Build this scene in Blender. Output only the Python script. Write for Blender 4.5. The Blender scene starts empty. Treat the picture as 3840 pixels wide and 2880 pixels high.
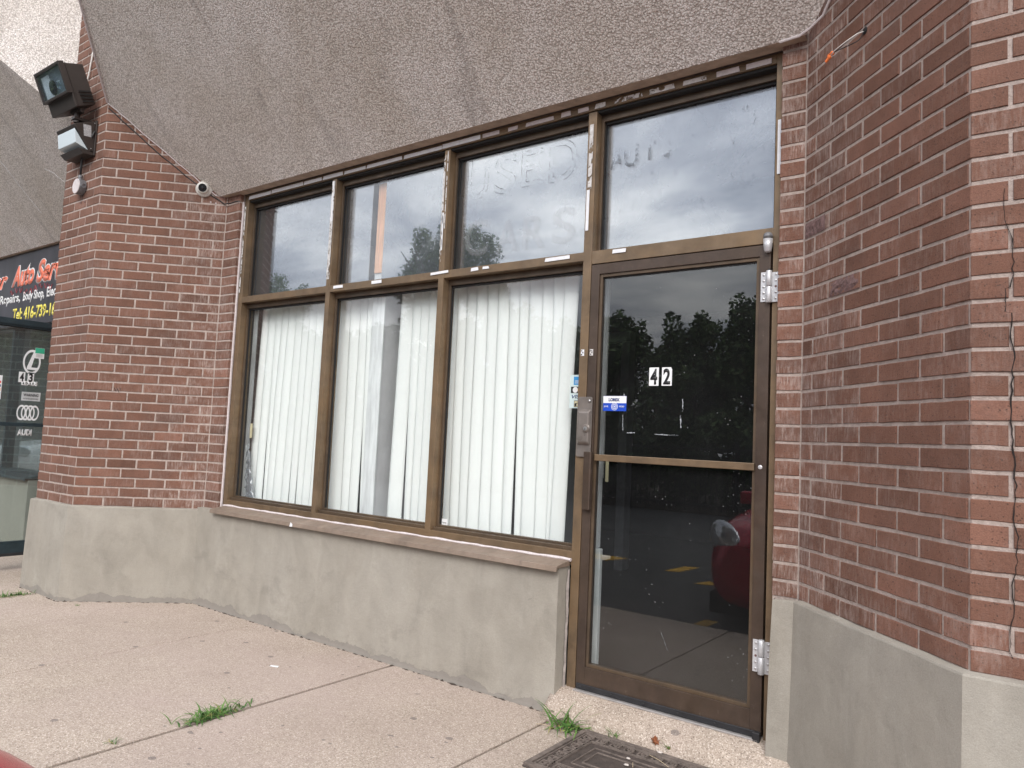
import bpy, bmesh, math, random
from mathutils import Vector, Matrix
rnd = random.Random(7)
S = bpy.context.scene
COL = S.collection

# ------------------------------------------------------------------ camera
cam_pos = Vector((5.293, -3.390, 1.187))
YAW, PITCH, ROLL, FPX = 0.641, 0.074, 0.0466, 2790.0
fw = Vector((-math.sin(YAW)*math.cos(PITCH), math.cos(YAW)*math.cos(PITCH), math.sin(PITCH)))
r0 = fw.cross(Vector((0, 0, 1))).normalized(); u0 = r0.cross(fw)
rr = math.cos(ROLL)*r0 + math.sin(ROLL)*u0; uu = -math.sin(ROLL)*r0 + math.cos(ROLL)*u0
cd = bpy.data.cameras.new('camera'); cam = bpy.data.objects.new('camera', cd); COL.objects.link(cam)
m3 = Matrix((rr, uu, -fw)).transposed()
cam.matrix_world = Matrix.Translation(cam_pos) @ m3.to_4x4()
cd.sensor_width = 36; cd.sensor_fit = 'HORIZONTAL'; cd.lens = FPX/3840*36; cd.clip_start = .05; cd.clip_end = 1000
S.camera = cam
S.render.resolution_x = 1024; S.render.resolution_y = 768

# ------------------------------------------------------------------ world, sun, exposure
SUN_EL, SUN_AZ = 40, 150            # azimuth clockwise from +Y: front right of the shop
W = bpy.data.worlds.new('World'); S.world = W; W.use_nodes = True
nt = W.node_tree; nt.nodes.clear()
def nd(nt, t, ins=None, **props):
    n = nt.nodes.new(t)
    for k, v in props.items(): setattr(n, k, v)
    for k, v in (ins or {}).items():
        if isinstance(v, bpy.types.NodeSocket): nt.links.new(v, n.inputs[k])
        else: n.inputs[k].default_value = v
    return n
def math_(nt, op, a, b=0.0, c=None, clamp=False):
    d = {0: a, 1: b}
    if c is not None: d[2] = c
    return nd(nt, 'ShaderNodeMath', d, operation=op, use_clamp=clamp).outputs[0]
def noise(nt, scale, detail=4, rough=.55, vec=None, dist=0.0):
    d = {'Scale': scale, 'Detail': detail, 'Roughness': rough, 'Distortion': dist}
    if vec is not None: d['Vector'] = vec
    return nd(nt, 'ShaderNodeTexNoise', d).outputs['Fac']
def ramp(nt, fac, stops, interp='LINEAR'):
    n = nd(nt, 'ShaderNodeValToRGB', {'Fac': fac}); cr = n.color_ramp; cr.interpolation = interp
    while len(cr.elements) < len(stops): cr.elements.new(.5)
    for e, (p, c) in zip(cr.elements, stops):
        e.position = p; e.color = (c, c, c, 1) if isinstance(c, (int, float)) else (*c, 1)
    return n.outputs['Color']
def mix(nt, fac, a, b, blend='MIX'):
    f = lambda v: (*v, 1) if isinstance(v, tuple) and len(v) == 3 else v
    n = nd(nt, 'ShaderNodeMix', {}, data_type='RGBA', blend_type=blend)
    for k, v in ((0, fac), (6, f(a)), (7, f(b))):
        if isinstance(v, bpy.types.NodeSocket): nt.links.new(v, n.inputs[k])
        else: n.inputs[k].default_value = v
    return n.outputs[2]
def mapping(nt, vec, scale=(1, 1, 1), rot=(0, 0, 0), loc=(0, 0, 0)):
    return nd(nt, 'ShaderNodeMapping', {'Vector': vec, 'Scale': scale, 'Rotation': rot, 'Location': loc}).outputs[0]
sky = nd(nt, 'ShaderNodeTexSky', {}, sky_type='NISHITA', sun_disc=False, sun_elevation=math.radians(SUN_EL), sun_rotation=math.radians(SUN_AZ), air_density=1.6, dust_density=3.0)
tc = nd(nt, 'ShaderNodeTexCoord').outputs['Generated']
sx = nd(nt, 'ShaderNodeSeparateXYZ', {0: tc}).outputs
den = math_(nt, 'ADD', math_(nt, 'MAXIMUM', sx[2], 0.0), .22)
px = math_(nt, 'DIVIDE', sx[0], den); py = math_(nt, 'DIVIDE', sx[1], den)
pv = nd(nt, 'ShaderNodeCombineXYZ', {0: px, 1: py, 2: 0.0}).outputs[0]
cl = noise(nt, 1.55, 7, .56, mapping(nt, pv, (1.0, 1.5, 1), (0, 0, .5)), .35)
cl2 = noise(nt, .5, 3, .5, pv)
cloudf = math_(nt, 'ADD', math_(nt, 'MULTIPLY', cl, .7), math_(nt, 'MULTIPLY', cl2, .3))
cloud = ramp(nt, cloudf, [(.38, (.40, .43, .52)), (.47, (.70, .73, .82)), (.53, (1.05, 1.07, 1.12)), (.62, (1.55, 1.54, 1.54))])
elev = ramp(nt, sx[2], [(.0, .78), (.16, .92), (.42, 1.14), (.8, 1.28)])
cloud10 = mix(nt, 1.0, mix(nt, 1.0, cloud, (11.5, 11.5, 11.5), 'MULTIPLY'), elev, 'MULTIPLY')
skyc = mix(nt, .88, sky.outputs[0], cloud10)
bg = nd(nt, 'ShaderNodeBackground', {'Color': skyc, 'Strength': .10})
nd(nt, 'ShaderNodeOutputWorld', {'Surface': bg.outputs[0]})

sd = bpy.data.lights.new('sun', 'SUN'); sun = bpy.data.objects.new('sun', sd); COL.objects.link(sun)
sd.energy = 1.3; sd.angle = math.radians(30); sd.color = (1, .965, .92)
az, el = math.radians(SUN_AZ), math.radians(SUN_EL)
sv = Vector((math.sin(az)*math.cos(el), math.cos(az)*math.cos(el), math.sin(el)))
sun.rotation_euler = sv.to_track_quat('Z', 'Y').to_euler(); sun.location = (3, -8, 12)

S.view_settings.view_transform = 'Standard'; S.view_settings.look = 'None'
S.view_settings.exposure = 0.62; S.view_settings.gamma = 1; S.view_settings.use_curve_mapping = False
S.render.engine = 'CYCLES'
S.cycles.max_bounces = 8; S.cycles.transparent_max_bounces = 16

# ------------------------------------------------------------------ object helpers
WL = {}
def wloc(o): return WL.get(o.name, Vector((0, 0, 0))) if o else Vector((0, 0, 0))
def tag(o, label=None, cat=None, group=None, kind=None):
    if label: o['label'] = label
    if cat: o['category'] = cat
    if group: o['group'] = group
    if kind: o['kind'] = kind
    return o
def thing(name, label, cat, loc=(0, 0, 0), group=None):
    o = bpy.data.objects.new(name, None); COL.objects.link(o); o.location = loc; o.empty_display_size = .1
    WL[o.name] = Vector(loc)
    return tag(o, label, cat, group)
def obj(name, bm, m, parent=None, bevel=0.0, smooth=False, seg=2, origin=None):
    """one mesh object; bm is in world coordinates"""
    if isinstance(bm, MB): bm = bm.bm
    pl = wloc(parent)
    if origin is None: origin = pl
    origin = Vector(origin)
    bmesh.ops.translate(bm, vec=-origin, verts=bm.verts)
    me = bpy.data.meshes.new(name); bm.to_mesh(me); bm.free()
    o = bpy.data.objects.new(name, me); COL.objects.link(o)
    for mm in (m if isinstance(m, (list, tuple)) else [m]): me.materials.append(mm)
    if parent: o.parent = parent
    o.location = origin - pl; WL[o.name] = origin
    if smooth:
        for p in me.polygons: p.use_smooth = True
    if bevel:
        b = o.modifiers.new('bevel', 'BEVEL'); b.width = bevel; b.segments = seg; b.limit_method = 'ANGLE'; b.angle_limit = math.radians(40)
    return o
class MB:
    def __init__(s): s.bm = bmesh.new()
    def hexa(s, v):
        vs = [s.bm.verts.new(p) for p in v]
        for f in ((0, 3, 2, 1), (4, 5, 6, 7), (0, 1, 5, 4), (1, 2, 6, 5), (2, 3, 7, 6), (3, 0, 4, 7)): s.bm.faces.new([vs[i] for i in f])
        return s
    def box(s, x0, x1, y0, y1, z0, z1):
        return s.hexa([(x0, y0, z0), (x1, y0, z0), (x1, y1, z0), (x0, y1, z0), (x0, y0, z1), (x1, y0, z1), (x1, y1, z1), (x0, y1, z1)])
    def prism(s, pts, vec):
        """closed polygon (3d points) extruded by vec"""
        vec = Vector(vec); a = [s.bm.verts.new(p) for p in pts]; b = [s.bm.verts.new(Vector(p)+vec) for p in pts]
        fa = s.bm.faces.new(a); fb = s.bm.faces.new(b[::-1]); n = len(pts)
        fs = [fa, fb]
        for i in range(n): fs.append(s.bm.faces.new([a[i], b[i], b[(i+1) % n], a[(i+1) % n]]))
        bmesh.ops.recalc_face_normals(s.bm, faces=fs)
        return s
    def tube(s, pts, r, n=8, cap=True):
        pts = [Vector(p) for p in pts]; rings = []
        rs = r if isinstance(r, (list, tuple)) else [r]*len(pts)
        up = Vector((0, 0, 1)); prev = None
        for i, p in enumerate(pts):
            d = (pts[min(i+1, len(pts)-1)]-pts[max(i-1, 0)]).normalized()
            if prev is None:
                a = d.cross(up)
                if a.length < 1e-3: a = d.cross(Vector((1, 0, 0)))
                a.normalize()
            else:
                a = (prev - d*prev.dot(d)).normalized()
            prev = a; b = d.cross(a)
            rings.append([s.bm.verts.new(p+(a*math.cos(2*math.pi*k/n)+b*math.sin(2*math.pi*k/n))*rs[i]) for k in range(n)])
        for i in range(len(rings)-1):
            for k in range(n): s.bm.faces.new([rings[i][k], rings[i+1][k], rings[i+1][(k+1) % n], rings[i][(k+1) % n]])
        if cap: s.bm.faces.new(rings[0]); s.bm.faces.new(rings[-1][::-1])
        bmesh.ops.recalc_face_normals(s.bm, faces=s.bm.faces[:])
        return s
    def cyl(s, c0, c1, r, n=20, r1=None):
        return s.tube([c0, c1], [r, r if r1 is None else r1], n)
    def lathe(s, c, axis, prof, n=28):
        """prof: (radius, distance along axis)"""
        axis = Vector(axis).normalized(); c = Vector(c)
        a = axis.cross(Vector((0, 0, 1)));
        if a.length < 1e-3: a = Vector((1, 0, 0))
        a.normalize(); b = axis.cross(a); rings = []
        for r, h in prof:
            rings.append([s.bm.verts.new(c+axis*h+(a*math.cos(2*math.pi*k/n)+b*math.sin(2*math.pi*k/n))*max(r, 1e-4)) for k in range(n)])
        fs = []
        for i in range(len(rings)-1):
            for k in range(n): fs.append(s.bm.faces.new([rings[i][k], rings[i][(k+1) % n], rings[i+1][(k+1) % n], rings[i+1][k]]))
        fs.append(s.bm.faces.new(rings[0][::-1])); fs.append(s.bm.faces.new(rings[-1]))
        bmesh.ops.recalc_face_normals(s.bm, faces=fs)
        return s
FRONT = lambda x0, z0, y: (lambda u, v, d: (x0+u, y-d, z0+v))        # plane facing the street
SIDE = lambda y0, z0, x: (lambda u, v, d: (x+d, y0+u, z0+v))         # plane facing +x
def text_bm(s, w, h, place, bold=0.0, shear=0.0, thick=.0006, outline=None, depth=0.0):
    cu = bpy.data.curves.new('t', 'FONT'); cu.body = s; cu.size = 1; cu.offset = bold; cu.shear = shear; cu.resolution_u = 5
    if outline: cu.fill_mode = 'NONE'; cu.bevel_depth = outline; cu.bevel_resolution = 0
    o = bpy.data.objects.new('t', cu); COL.objects.link(o)
    dg = bpy.context.evaluated_depsgraph_get(); me = bpy.data.meshes.new_from_object(o.evaluated_get(dg))
    bpy.data.objects.remove(o); bpy.data.curves.remove(cu)
    bm = bmesh.new(); bm.from_mesh(me); bpy.data.meshes.remove(me)
    xs = [v.co.x for v in bm.verts]; ys = [v.co.y for v in bm.verts]
    x0, x1, y0, y1 = min(xs), max(xs), min(ys), max(ys)
    zmid = 0
    for v in bm.verts:
        u = (v.co.x-x0)/(x1-x0)*w; q = (v.co.y-y0)/(y1-y0)*h
        v.co = Vector(place(u, q, depth + v.co.z*0.05))
    if not outline:
        r = bmesh.ops.extrude_face_region(bm, geom=bm.faces[:])
        d = Vector(place(0, 0, 1))-Vector(place(0, 0, 0))
        bmesh.ops.translate(bm, vec=d*thick, verts=[e for e in r['geom'] if isinstance(e, bmesh.types.BMVert)])
    bmesh.ops.recalc_face_normals(bm, faces=bm.faces[:])
    return bm
def merge(bms):
    out = bms[0]
    for b in bms[1:]:
        me = bpy.data.meshes.new('x'); b.to_mesh(me); b.free(); out.from_mesh(me); bpy.data.meshes.remove(me)
    return out

# ------------------------------------------------------------------ materials
def mat(name, col=(.5, .5, .5), rough=.6, metal=0.0):
    m = bpy.data.materials.new(name); m.use_nodes = True; n = m.node_tree; b = n.nodes['Principled BSDF']
    b.inputs['Base Color'].default_value = (*col, 1); b.inputs['Roughness'].default_value = rough; b.inputs['Metallic'].default_value = metal
    return m, n, b
def pos(n): return nd(n, 'ShaderNodeNewGeometry').outputs['Position']
def bump(n, b, h, strength=.5, dist=.01, prev=None):
    d = {'Height': h, 'Strength': strength, 'Distance': dist}
    if prev is not None: d['Normal'] = prev
    o = nd(n, 'ShaderNodeBump', d).outputs[0]; n.links.new(o, b.inputs['Normal']); return o
def setc(n, b, c): n.links.new(c, b.inputs['Base Color'])
def simple(name, col, rough=.6, metal=0.0, var=.12, scale=14, bs=0.0, streak=None):
    m, n, b = mat(name, col, rough, metal)
    p = pos(n)
    v = noise(n, scale, 6, .6, mapping(n, p, streak) if streak else p)
    lo = tuple(c*(1-var) for c in col); hi = tuple(min(1, c*(1+var)) for c in col)
    setc(n, b, ramp(n, v, [(.3, lo), (.7, hi)]))
    if bs: bump(n, b, noise(n, 180, 4, .6, p), bs, .003)
    return m

def brick_mat():
    m, n, b = mat('brick', rough=.88)
    p = pos(n)
    t = nd(n, 'ShaderNodeAttribute', attribute_name='tint').outputs['Fac']
    w = nd(n, 'ShaderNodeAttribute', attribute_name='wear').outputs['Fac']
    base = ramp(n, t, [(0, (.100, .047, .031)), (.3, (.145, .067, .044)), (.6, (.190, .089, .060)), (.85, (.245, .120, .085)), (1, (.29, .13, .075))])
    big = noise(n, 5, 5, .6, p)
    base = mix(n, 1, base, ramp(n, big, [(.3, .82), (.7, 1.16)]), 'MULTIPLY')
    fine = noise(n, 240, 3, .7, p)
    base = mix(n, 1, base, ramp(n, fine, [(.25, .66), (.5, 1.0), (.75, 1.30)]), 'MULTIPLY')
    pit = nd(n, 'ShaderNodeTexVoronoi', {'Vector': p, 'Scale': 88.0, 'Randomness': 1.0}).outputs['Distance']
    pitn = noise(n, 60, 2, .5, p)
    pm = math_(n, 'MULTIPLY', math_(n, 'LESS_THAN', pit, .24), math_(n, 'GREATER_THAN', pitn, .50))
    base = mix(n, math_(n, 'MULTIPLY', pm, .62), base, (.05, .027, .02))
    stv = noise(n, 95, 5, .75, mapping(n, p, (1, 1, .16)))
    sp = noise(n, 9, 5, .7, p)
    eff = math_(n, 'MULTIPLY', math_(n, 'MULTIPLY', ramp(n, stv, [(.42, 0), (.62, 1)]), ramp(n, sp, [(.38, 0), (.58, 1)])), math_(n, 'ADD', math_(n, 'MULTIPLY', w, .85), .05), clamp=True)
    base = mix(n, eff, base, (.47, .38, .34))
    grime = math_(n, 'MULTIPLY', ramp(n, noise(n, 3.2, 5, .65, p, .5), [(.5, 0), (.75, 1)]), math_(n, 'ADD', math_(n, 'MULTIPLY', w, .45), .12))
    base = mix(n, grime, base, (.11, .085, .08))
    setc(n, b, base)
    h = math_(n, 'ADD', math_(n, 'MULTIPLY', fine, .5), math_(n, 'MULTIPLY', noise(n, 45, 5, .7, p), .8))
    h = math_(n, 'SUBTRACT', h, math_(n, 'MULTIPLY', pm, .8))
    bump(n, b, h, .75, .0035)
    return m
def mortar_mat():
    m, n, b = mat('mortar', rough=.95); p = pos(n)
    c = ramp(n, noise(n, 40, 6, .7, p), [(.3, (.34, .27, .235)), (.7, (.56, .465, .42))])
    c = mix(n, ramp(n, noise(n, 2.4, 4, .6, p), [(.5, 0), (.75, .4)]), c, (.26, .22, .20))
    setc(n, b, c); bump(n, b, noise(n, 160, 6, .75, p), .9, .006); return m
def cement_mat():
    m, n, b = mat('cement_render', rough=.9); p = pos(n)
    a = noise(n, 1.7, 5, .62, p, .4); bb = noise(n, 6.5, 5, .6, mapping(n, p, (1, 1, .5)), .6)
    c = ramp(n, a, [(.3, (.296, .270, .230)), (.5, (.325, .299, .258)), (.7, (.358, .332, .290))])
    c = mix(n, 1, c, ramp(n, bb, [(.3, .90), (.7, 1.10)]), 'MULTIPLY')
    st = noise(n, 11, 5, .6, mapping(n, p, (1, 1, .12)))
    c = mix(n, ramp(n, st, [(.56, 0), (.75, .30)]), c, (.40, .375, .335))
    hc = nd(n, 'ShaderNodeTexVoronoi', {'Vector': nd(n, 'ShaderNodeVectorMath', {0: p, 1: nd(n, 'ShaderNodeVectorMath', {0: nd(n, 'ShaderNodeTexNoise', {'Vector': p, 'Scale': 3.0, 'Detail': 4.0}).outputs['Color'], 'Scale': .35}, operation='SCALE').outputs[0]}, operation='ADD').outputs[0], 'Scale': .8}, feature='DISTANCE_TO_EDGE').outputs['Distance']
    hk = math_(n, 'MULTIPLY', math_(n, 'LESS_THAN', hc, .0022), math_(n, 'GREATER_THAN', noise(n, 1.1, 3, .5, p), .66))
    c = mix(n, math_(n, 'MULTIPLY', hk, .25), c, (.12, .11, .10))
    dk = noise(n, 2.8, 6, .7, mapping(n, p, (1, 1, 1.3), (0, 0, 0), (3, 1, 2)), .3)
    c = mix(n, ramp(n, dk, [(.56, 0), (.72, .5)]), c, (.20, .185, .16))
    c = mix(n, 1, c, ramp(n, noise(n, 230, 3, .7, p), [(.3, .88), (.7, 1.10)]), 'MULTIPLY')
    # ragged skirt of newer, darker mortar along the pavement
    z = nd(n, 'ShaderNodeSeparateXYZ', {0: p}).outputs[2]
    edge = math_(n, 'ADD', -.178, math_(n, 'MULTIPLY', math_(n, 'SUBTRACT', noise(n, 4.2, 6, .6, mapping(n, p, (1, 1, .05))), .42), .20))
    sk = math_(n, 'LESS_THAN', z, edge)
    c = mix(n, math_(n, 'MULTIPLY', sk, .6), c, (.22, .20, .185))
    spl = ramp(n, noise(n, 16, 6, .75, p, .4), [(.5, 0), (.72, 1)])
    low = math_(n, 'MULTIPLY', math_(n, 'SUBTRACT', .02, z), 4.5, clamp=True)
    c = mix(n, math_(n, 'MULTIPLY', math_(n, 'MULTIPLY', spl, low), .45), c, (.17, .15, .135))
    setc(n, b, c)
    h = math_(n, 'ADD', math_(n, 'MULTIPLY', noise(n, 14, 5, .6, p), 1.6), math_(n, 'MULTIPLY', noise(n, 260, 4, .75, p), .5))
    h = math_(n, 'ADD', h, math_(n, 'MULTIPLY', sk, -.5))
    bump(n, b, h, .55, .005); return m
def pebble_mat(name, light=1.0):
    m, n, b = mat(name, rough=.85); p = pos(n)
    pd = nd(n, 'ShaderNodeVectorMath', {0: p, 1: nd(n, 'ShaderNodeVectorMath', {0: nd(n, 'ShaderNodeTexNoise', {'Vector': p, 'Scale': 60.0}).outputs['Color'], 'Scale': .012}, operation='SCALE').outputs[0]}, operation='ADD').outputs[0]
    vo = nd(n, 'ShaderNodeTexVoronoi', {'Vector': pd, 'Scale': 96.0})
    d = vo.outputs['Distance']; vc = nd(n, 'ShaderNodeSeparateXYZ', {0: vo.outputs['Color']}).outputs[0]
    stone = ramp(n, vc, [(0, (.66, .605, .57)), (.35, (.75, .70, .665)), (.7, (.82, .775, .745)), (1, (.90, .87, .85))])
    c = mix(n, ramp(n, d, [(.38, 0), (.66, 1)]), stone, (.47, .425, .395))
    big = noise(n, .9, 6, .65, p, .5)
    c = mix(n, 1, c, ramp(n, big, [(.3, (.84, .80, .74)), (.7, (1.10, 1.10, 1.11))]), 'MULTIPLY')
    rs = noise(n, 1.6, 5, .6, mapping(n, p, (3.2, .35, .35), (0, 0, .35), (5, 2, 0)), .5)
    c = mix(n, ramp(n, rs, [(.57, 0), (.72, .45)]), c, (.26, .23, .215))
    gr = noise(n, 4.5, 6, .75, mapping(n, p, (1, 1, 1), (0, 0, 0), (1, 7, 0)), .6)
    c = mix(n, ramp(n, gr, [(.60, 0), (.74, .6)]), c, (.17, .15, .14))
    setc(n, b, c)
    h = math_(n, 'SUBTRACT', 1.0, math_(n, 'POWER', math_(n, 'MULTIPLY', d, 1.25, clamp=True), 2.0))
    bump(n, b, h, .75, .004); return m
def sidewalk_mat():
    m, n, b = mat('washed_concrete', rough=.92); p = pos(n)
    vo = nd(n, 'ShaderNodeTexVoronoi', {'Vector': p, 'Scale': 215.0})
    vc = nd(n, 'ShaderNodeSeparateXYZ', {0: vo.outputs['Color']}).outputs[0]
    c = ramp(n, vc, [(0, (.19, .15, .12)), (.15, (.345, .287, .235)), (.6, (.412, .347, .288)), (.9, (.50, .43, .365)), (1, (.66, .60, .53))])
    c = mix(n, 1, c, ramp(n, noise(n, 75, 4, .7, p), [(.3, .90), (.7, 1.07)]), 'MULTIPLY')
    c = mix(n, 1, c, ramp(n, noise(n, 1.3, 6, .62, p, .3), [(.3, (.88, .85, .83)), (.7, (1.08, 1.06, 1.06))]), 'MULTIPLY')
    c = mix(n, ramp(n, noise(n, .55, 4, .6, mapping(n, p, (1, 1, 1), (0, 0, 0), (4, 9, 0)), .4), [(.45, 0), (.65, .45)]), c, (.43, .34, .31))
    c = mix(n, ramp(n, noise(n, 7, 6, .72, p, .6), [(.60, 0), (.76, .38)]), c, (.24, .19, .155))
    for sc, th, lo in ((2.1, .042, .50), (4.3, .042, .60), (15, .055, .60)):
        sp = nd(n, 'ShaderNodeTexVoronoi', {'Vector': mapping(n, p, (1, 1.3, 1), (0, 0, sc)), 'Scale': sc}, voronoi_dimensions='2D').outputs['Distance']
        k = math_(n, 'MULTIPLY', math_(n, 'LESS_THAN', sp, th), math_(n, 'GREATER_THAN', noise(n, 1.7, 2, .5, mapping(n, p, (1, 1, 1), (0, 0, 0), (sc, 0, 0))), lo))
        c = mix(n, math_(n, 'MULTIPLY', k, .62), c, (.13, .11, .105))
    setc(n, b, c)
    bump(n, b, math_(n, 'ADD', vo.outputs['Distance'], noise(n, 40, 5, .7, p)), .4, .0025); return m
def asphalt_mat():
    m, n, b = mat('asphalt', rough=.9); p = pos(n)
    c = ramp(n, noise(n, 90, 4, .8, p), [(.3, .040), (.7, .085)])
    c = mix(n, 1, c, ramp(n, noise(n, .6, 5, .6, p), [(.3, .8), (.7, 1.25)]), 'MULTIPLY')
    setc(n, b, c); bump(n, b, noise(n, 120, 4, .8, p), .6, .006); return m
def bronze_mat(name, col, gold=.5, rough=.42):
    m, n, b = mat(name, rough=rough, metal=.35); p = pos(n)
    c = ramp(n, noise(n, 3, 6, .65, mapping(n, p, (2.5, 1, 2.5))), [(.3, tuple(x*.72 for x in col)), (.7, tuple(x*1.2 for x in col))])
    c = mix(n, math_(n, 'MULTIPLY', ramp(n, noise(n, 2.1, 5, .7, p, .8), [(.42, 0), (.68, 1)]), gold), c, (.27, .17, .085))
    c = mix(n, ramp(n, noise(n, 30, 6, .8, mapping(n, p, (1, 1, .3))), [(.63, 0), (.72, .35)]), c, (.42, .36, .30))
    c = mix(n, ramp(n, noise(n, 9, 6, .7, p, 1.0), [(.58, 0), (.8, .5)]), c, (.05, .035, .025))
    setc(n, b, c)
    r = ramp(n, noise(n, 12, 5, .7, p), [(.3, rough-.1), (.7, rough+.2)]); n.links.new(r, b.inputs['Roughness'])
    bump(n, b, noise(n, 70, 5, .7, p), .12, .002); return m
def glass_mat(name, r0, tint=(.93, .96, .96), haze=0.0, hazecol=(.5, .53, .58), rough=0.0, specks=0.0, wavy=0.0):
    m = bpy.data.materials.new(name); m.use_nodes = True; n = m.node_tree; n.nodes.clear()
    p = pos(n)
    fc = nd(n, 'ShaderNodeLayerWeight', {'Blend': .5}).outputs['Facing']
    f = math_(n, 'ADD', r0, math_(n, 'MULTIPLY', math_(n, 'POWER', fc, 5.0), 1-r0), clamp=True)
    tr = nd(n, 'ShaderNodeBsdfTransparent', {'Color': (*tint, 1)})
    gd = {'Color': (1, 1, 1, 1), 'Roughness': rough}
    if wavy: gd['Normal'] = nd(n, 'ShaderNodeBump', {'Height': noise(n, 1.3, 2, .5, p), 'Strength': wavy, 'Distance': .01}).outputs[0]
    gl = nd(n, 'ShaderNodeBsdfGlossy', gd)
    sh = nd(n, 'ShaderNodeMixShader', {0: f, 1: tr.outputs[0], 2: gl.outputs[0]}).outputs[0]
    if haze or specks:
        hz = math_(n, 'MULTIPLY', ramp(n, noise(n, 2.2, 6, .65, mapping(n, p, (1, 1, .6)), .5), [(.3, .45), (.7, 1.2)]), haze)
        stv = ramp(n, noise(n, 26, 5, .7, mapping(n, p, (1, 1, .12))), [(.55, 0), (.75, 1)])
        hz = math_(n, 'ADD', hz, math_(n, 'MULTIPLY', stv, haze*.35))
        if specks:
            v = nd(n, 'ShaderNodeTexVoronoi', {'Vector': p, 'Scale': 34.0}).outputs['Distance']
            s1 = math_(n, 'MULTIPLY', math_(n, 'LESS_THAN', v, .075), math_(n, 'GREATER_THAN', noise(n, 4, 3, .6, p), .57))
            hz = math_(n, 'MAXIMUM', hz, math_(n, 'MULTIPLY', s1, specks))
        df = nd(n, 'ShaderNodeBsdfDiffuse', {'Color': (*hazecol, 1)})
        sh = nd(n, 'ShaderNodeMixShader', {0: hz, 1: sh, 2: df.outputs[0]}).outputs[0]
    nd(n, 'ShaderNodeOutputMaterial', {'Surface': sh}); return m
def film_mat(name, refl, dif, col=(.5, .52, .56)):
    m = bpy.data.materials.new(name); m.use_nodes = True; n = m.node_tree; n.nodes.clear(); p = pos(n)
    gl = nd(n, 'ShaderNodeBsdfGlossy', {'Color': (.93, .96, 1, 1), 'Roughness': .035})
    base = nd(n, 'ShaderNodeBsdfDiffuse', {'Color': (.035, .04, .045, 1)})
    df = nd(n, 'ShaderNodeBsdfDiffuse', {'Color': (*col, 1)})
    a = nd(n, 'ShaderNodeMixShader', {0: refl, 1: base.outputs[0], 2: gl.outputs[0]}).outputs[0]
    zf = math_(n, 'MULTIPLY', math_(n, 'SUBTRACT', nd(n, 'ShaderNodeSeparateXYZ', {0: p}).outputs[2], 2.35), .9, clamp=True)
    h = math_(n, 'ADD', math_(n, 'MULTIPLY', ramp(n, noise(n, 3, 7, .72, p, .6), [(.35, .2), (.75, 1.3)]), dif), math_(n, 'MULTIPLY', math_(n, 'MULTIPLY', noise(n, 9, 5, .7, p), zf), dif*1.5))
    st = ramp(n, noise(n, 45, 5, .7, mapping(n, p, (1, 1, .09))), [(.62, 0), (.72, 1)])
    h = math_(n, 'SUBTRACT', h, math_(n, 'MULTIPLY', math_(n, 'MULTIPLY', st, zf), .12), clamp=True)
    sh = nd(n, 'ShaderNodeMixShader', {0: h, 1: a, 2: df.outputs[0]}).outputs[0]
    nd(n, 'ShaderNodeOutputMaterial', {'Surface': sh}); return m
def residue_mat(name, col, thr, alpha):
    m = bpy.data.materials.new(name); m.use_nodes = True; n = m.node_tree; b = n.nodes['Principled BSDF']; p = pos(n)
    b.inputs['Base Color'].default_value = (*col, 1); b.inputs['Roughness'].default_value = .9
    t = nd(n, 'ShaderNodeBsdfTransparent')
    f = math_(n, 'MULTIPLY', ramp(n, noise(n, 16, 5, .7, p, .5), [(thr, 0), (thr+.05, 1)]), alpha)
    mx = nd(n, 'ShaderNodeMixShader', {0: f, 1: t.outputs[0], 2: b.outputs[0]})
    n.links.new(mx.outputs[0], n.nodes['Material Output'].inputs['Surface']); return m
def peel_mat():
    m = bpy.data.materials.new('peeling_white_tape'); m.use_nodes = True; n = m.node_tree; b = n.nodes['Principled BSDF']
    p = pos(n)
    b.inputs['Base Color'].default_value = (.66, .64, .62, 1); b.inputs['Roughness'].default_value = .8
    setc(n, b, ramp(n, noise(n, 30, 5, .7, p), [(.3, (.5, .47, .45)), (.7, (.78, .77, .76))]))
    t = nd(n, 'ShaderNodeBsdfTransparent')
    msk = ramp(n, noise(n, 22, 6, .7, p, .6), [(.53, 0), (.55, 1)])
    out = n.nodes['Material Output']
    mx = nd(n, 'ShaderNodeMixShader', {0: msk, 1: b.outputs[0], 2: t.outputs[0]})
    n.links.new(mx.outputs[0], out.inputs['Surface']); return m
def leaf_mat(name, a, bcol):
    m, n, b = mat(name, rough=.55)
    r = nd(n, 'ShaderNodeAttribute', attribute_name='tint').outputs['Fac']
    setc(n, b, ramp(n, r, [(0, a), (.85, bcol), (.93, (.30, .26, .10)) if 'grass' in name else (1, bcol)]))
    b.inputs['Specular IOR Level'].default_value = .3
    try: b.inputs['Subsurface Weight'].default_value = 0.0
    except Exception: pass
    return m

M = {}
M['brick'] = brick_mat(); M['mortar'] = mortar_mat(); M['cement'] = cement_mat()
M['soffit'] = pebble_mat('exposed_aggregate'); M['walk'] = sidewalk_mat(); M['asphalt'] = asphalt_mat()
M['frame'] = bronze_mat('bronze_frame', (.185, .130, .082), .5)
M['stop'] = bronze_mat('bronze_stop', (.105, .075, .052), .2)
M['door'] = bronze_mat('bronze_door', (.078, .055, .043), .08, .38)
M['sill'] = bronze_mat('bronze_sill', (.285, .222, .178), .12, .6)
M['plate'] = bronze_mat('worn_steel', (.22, .195, .18), .1, .35)
M['black'] = simple('black_gap', (.012, .011, .011), .8)
M['rubber'] = simple('black_rubber', (.022, .022, .025), .5, var=.3)
M['steel'] = simple('steel', (.55, .54, .54), .32, .8, .1, 30)
M['whitemetal'] = simple('silver_paint', (.60, .60, .62), .38, .35, .08, 40)
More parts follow.
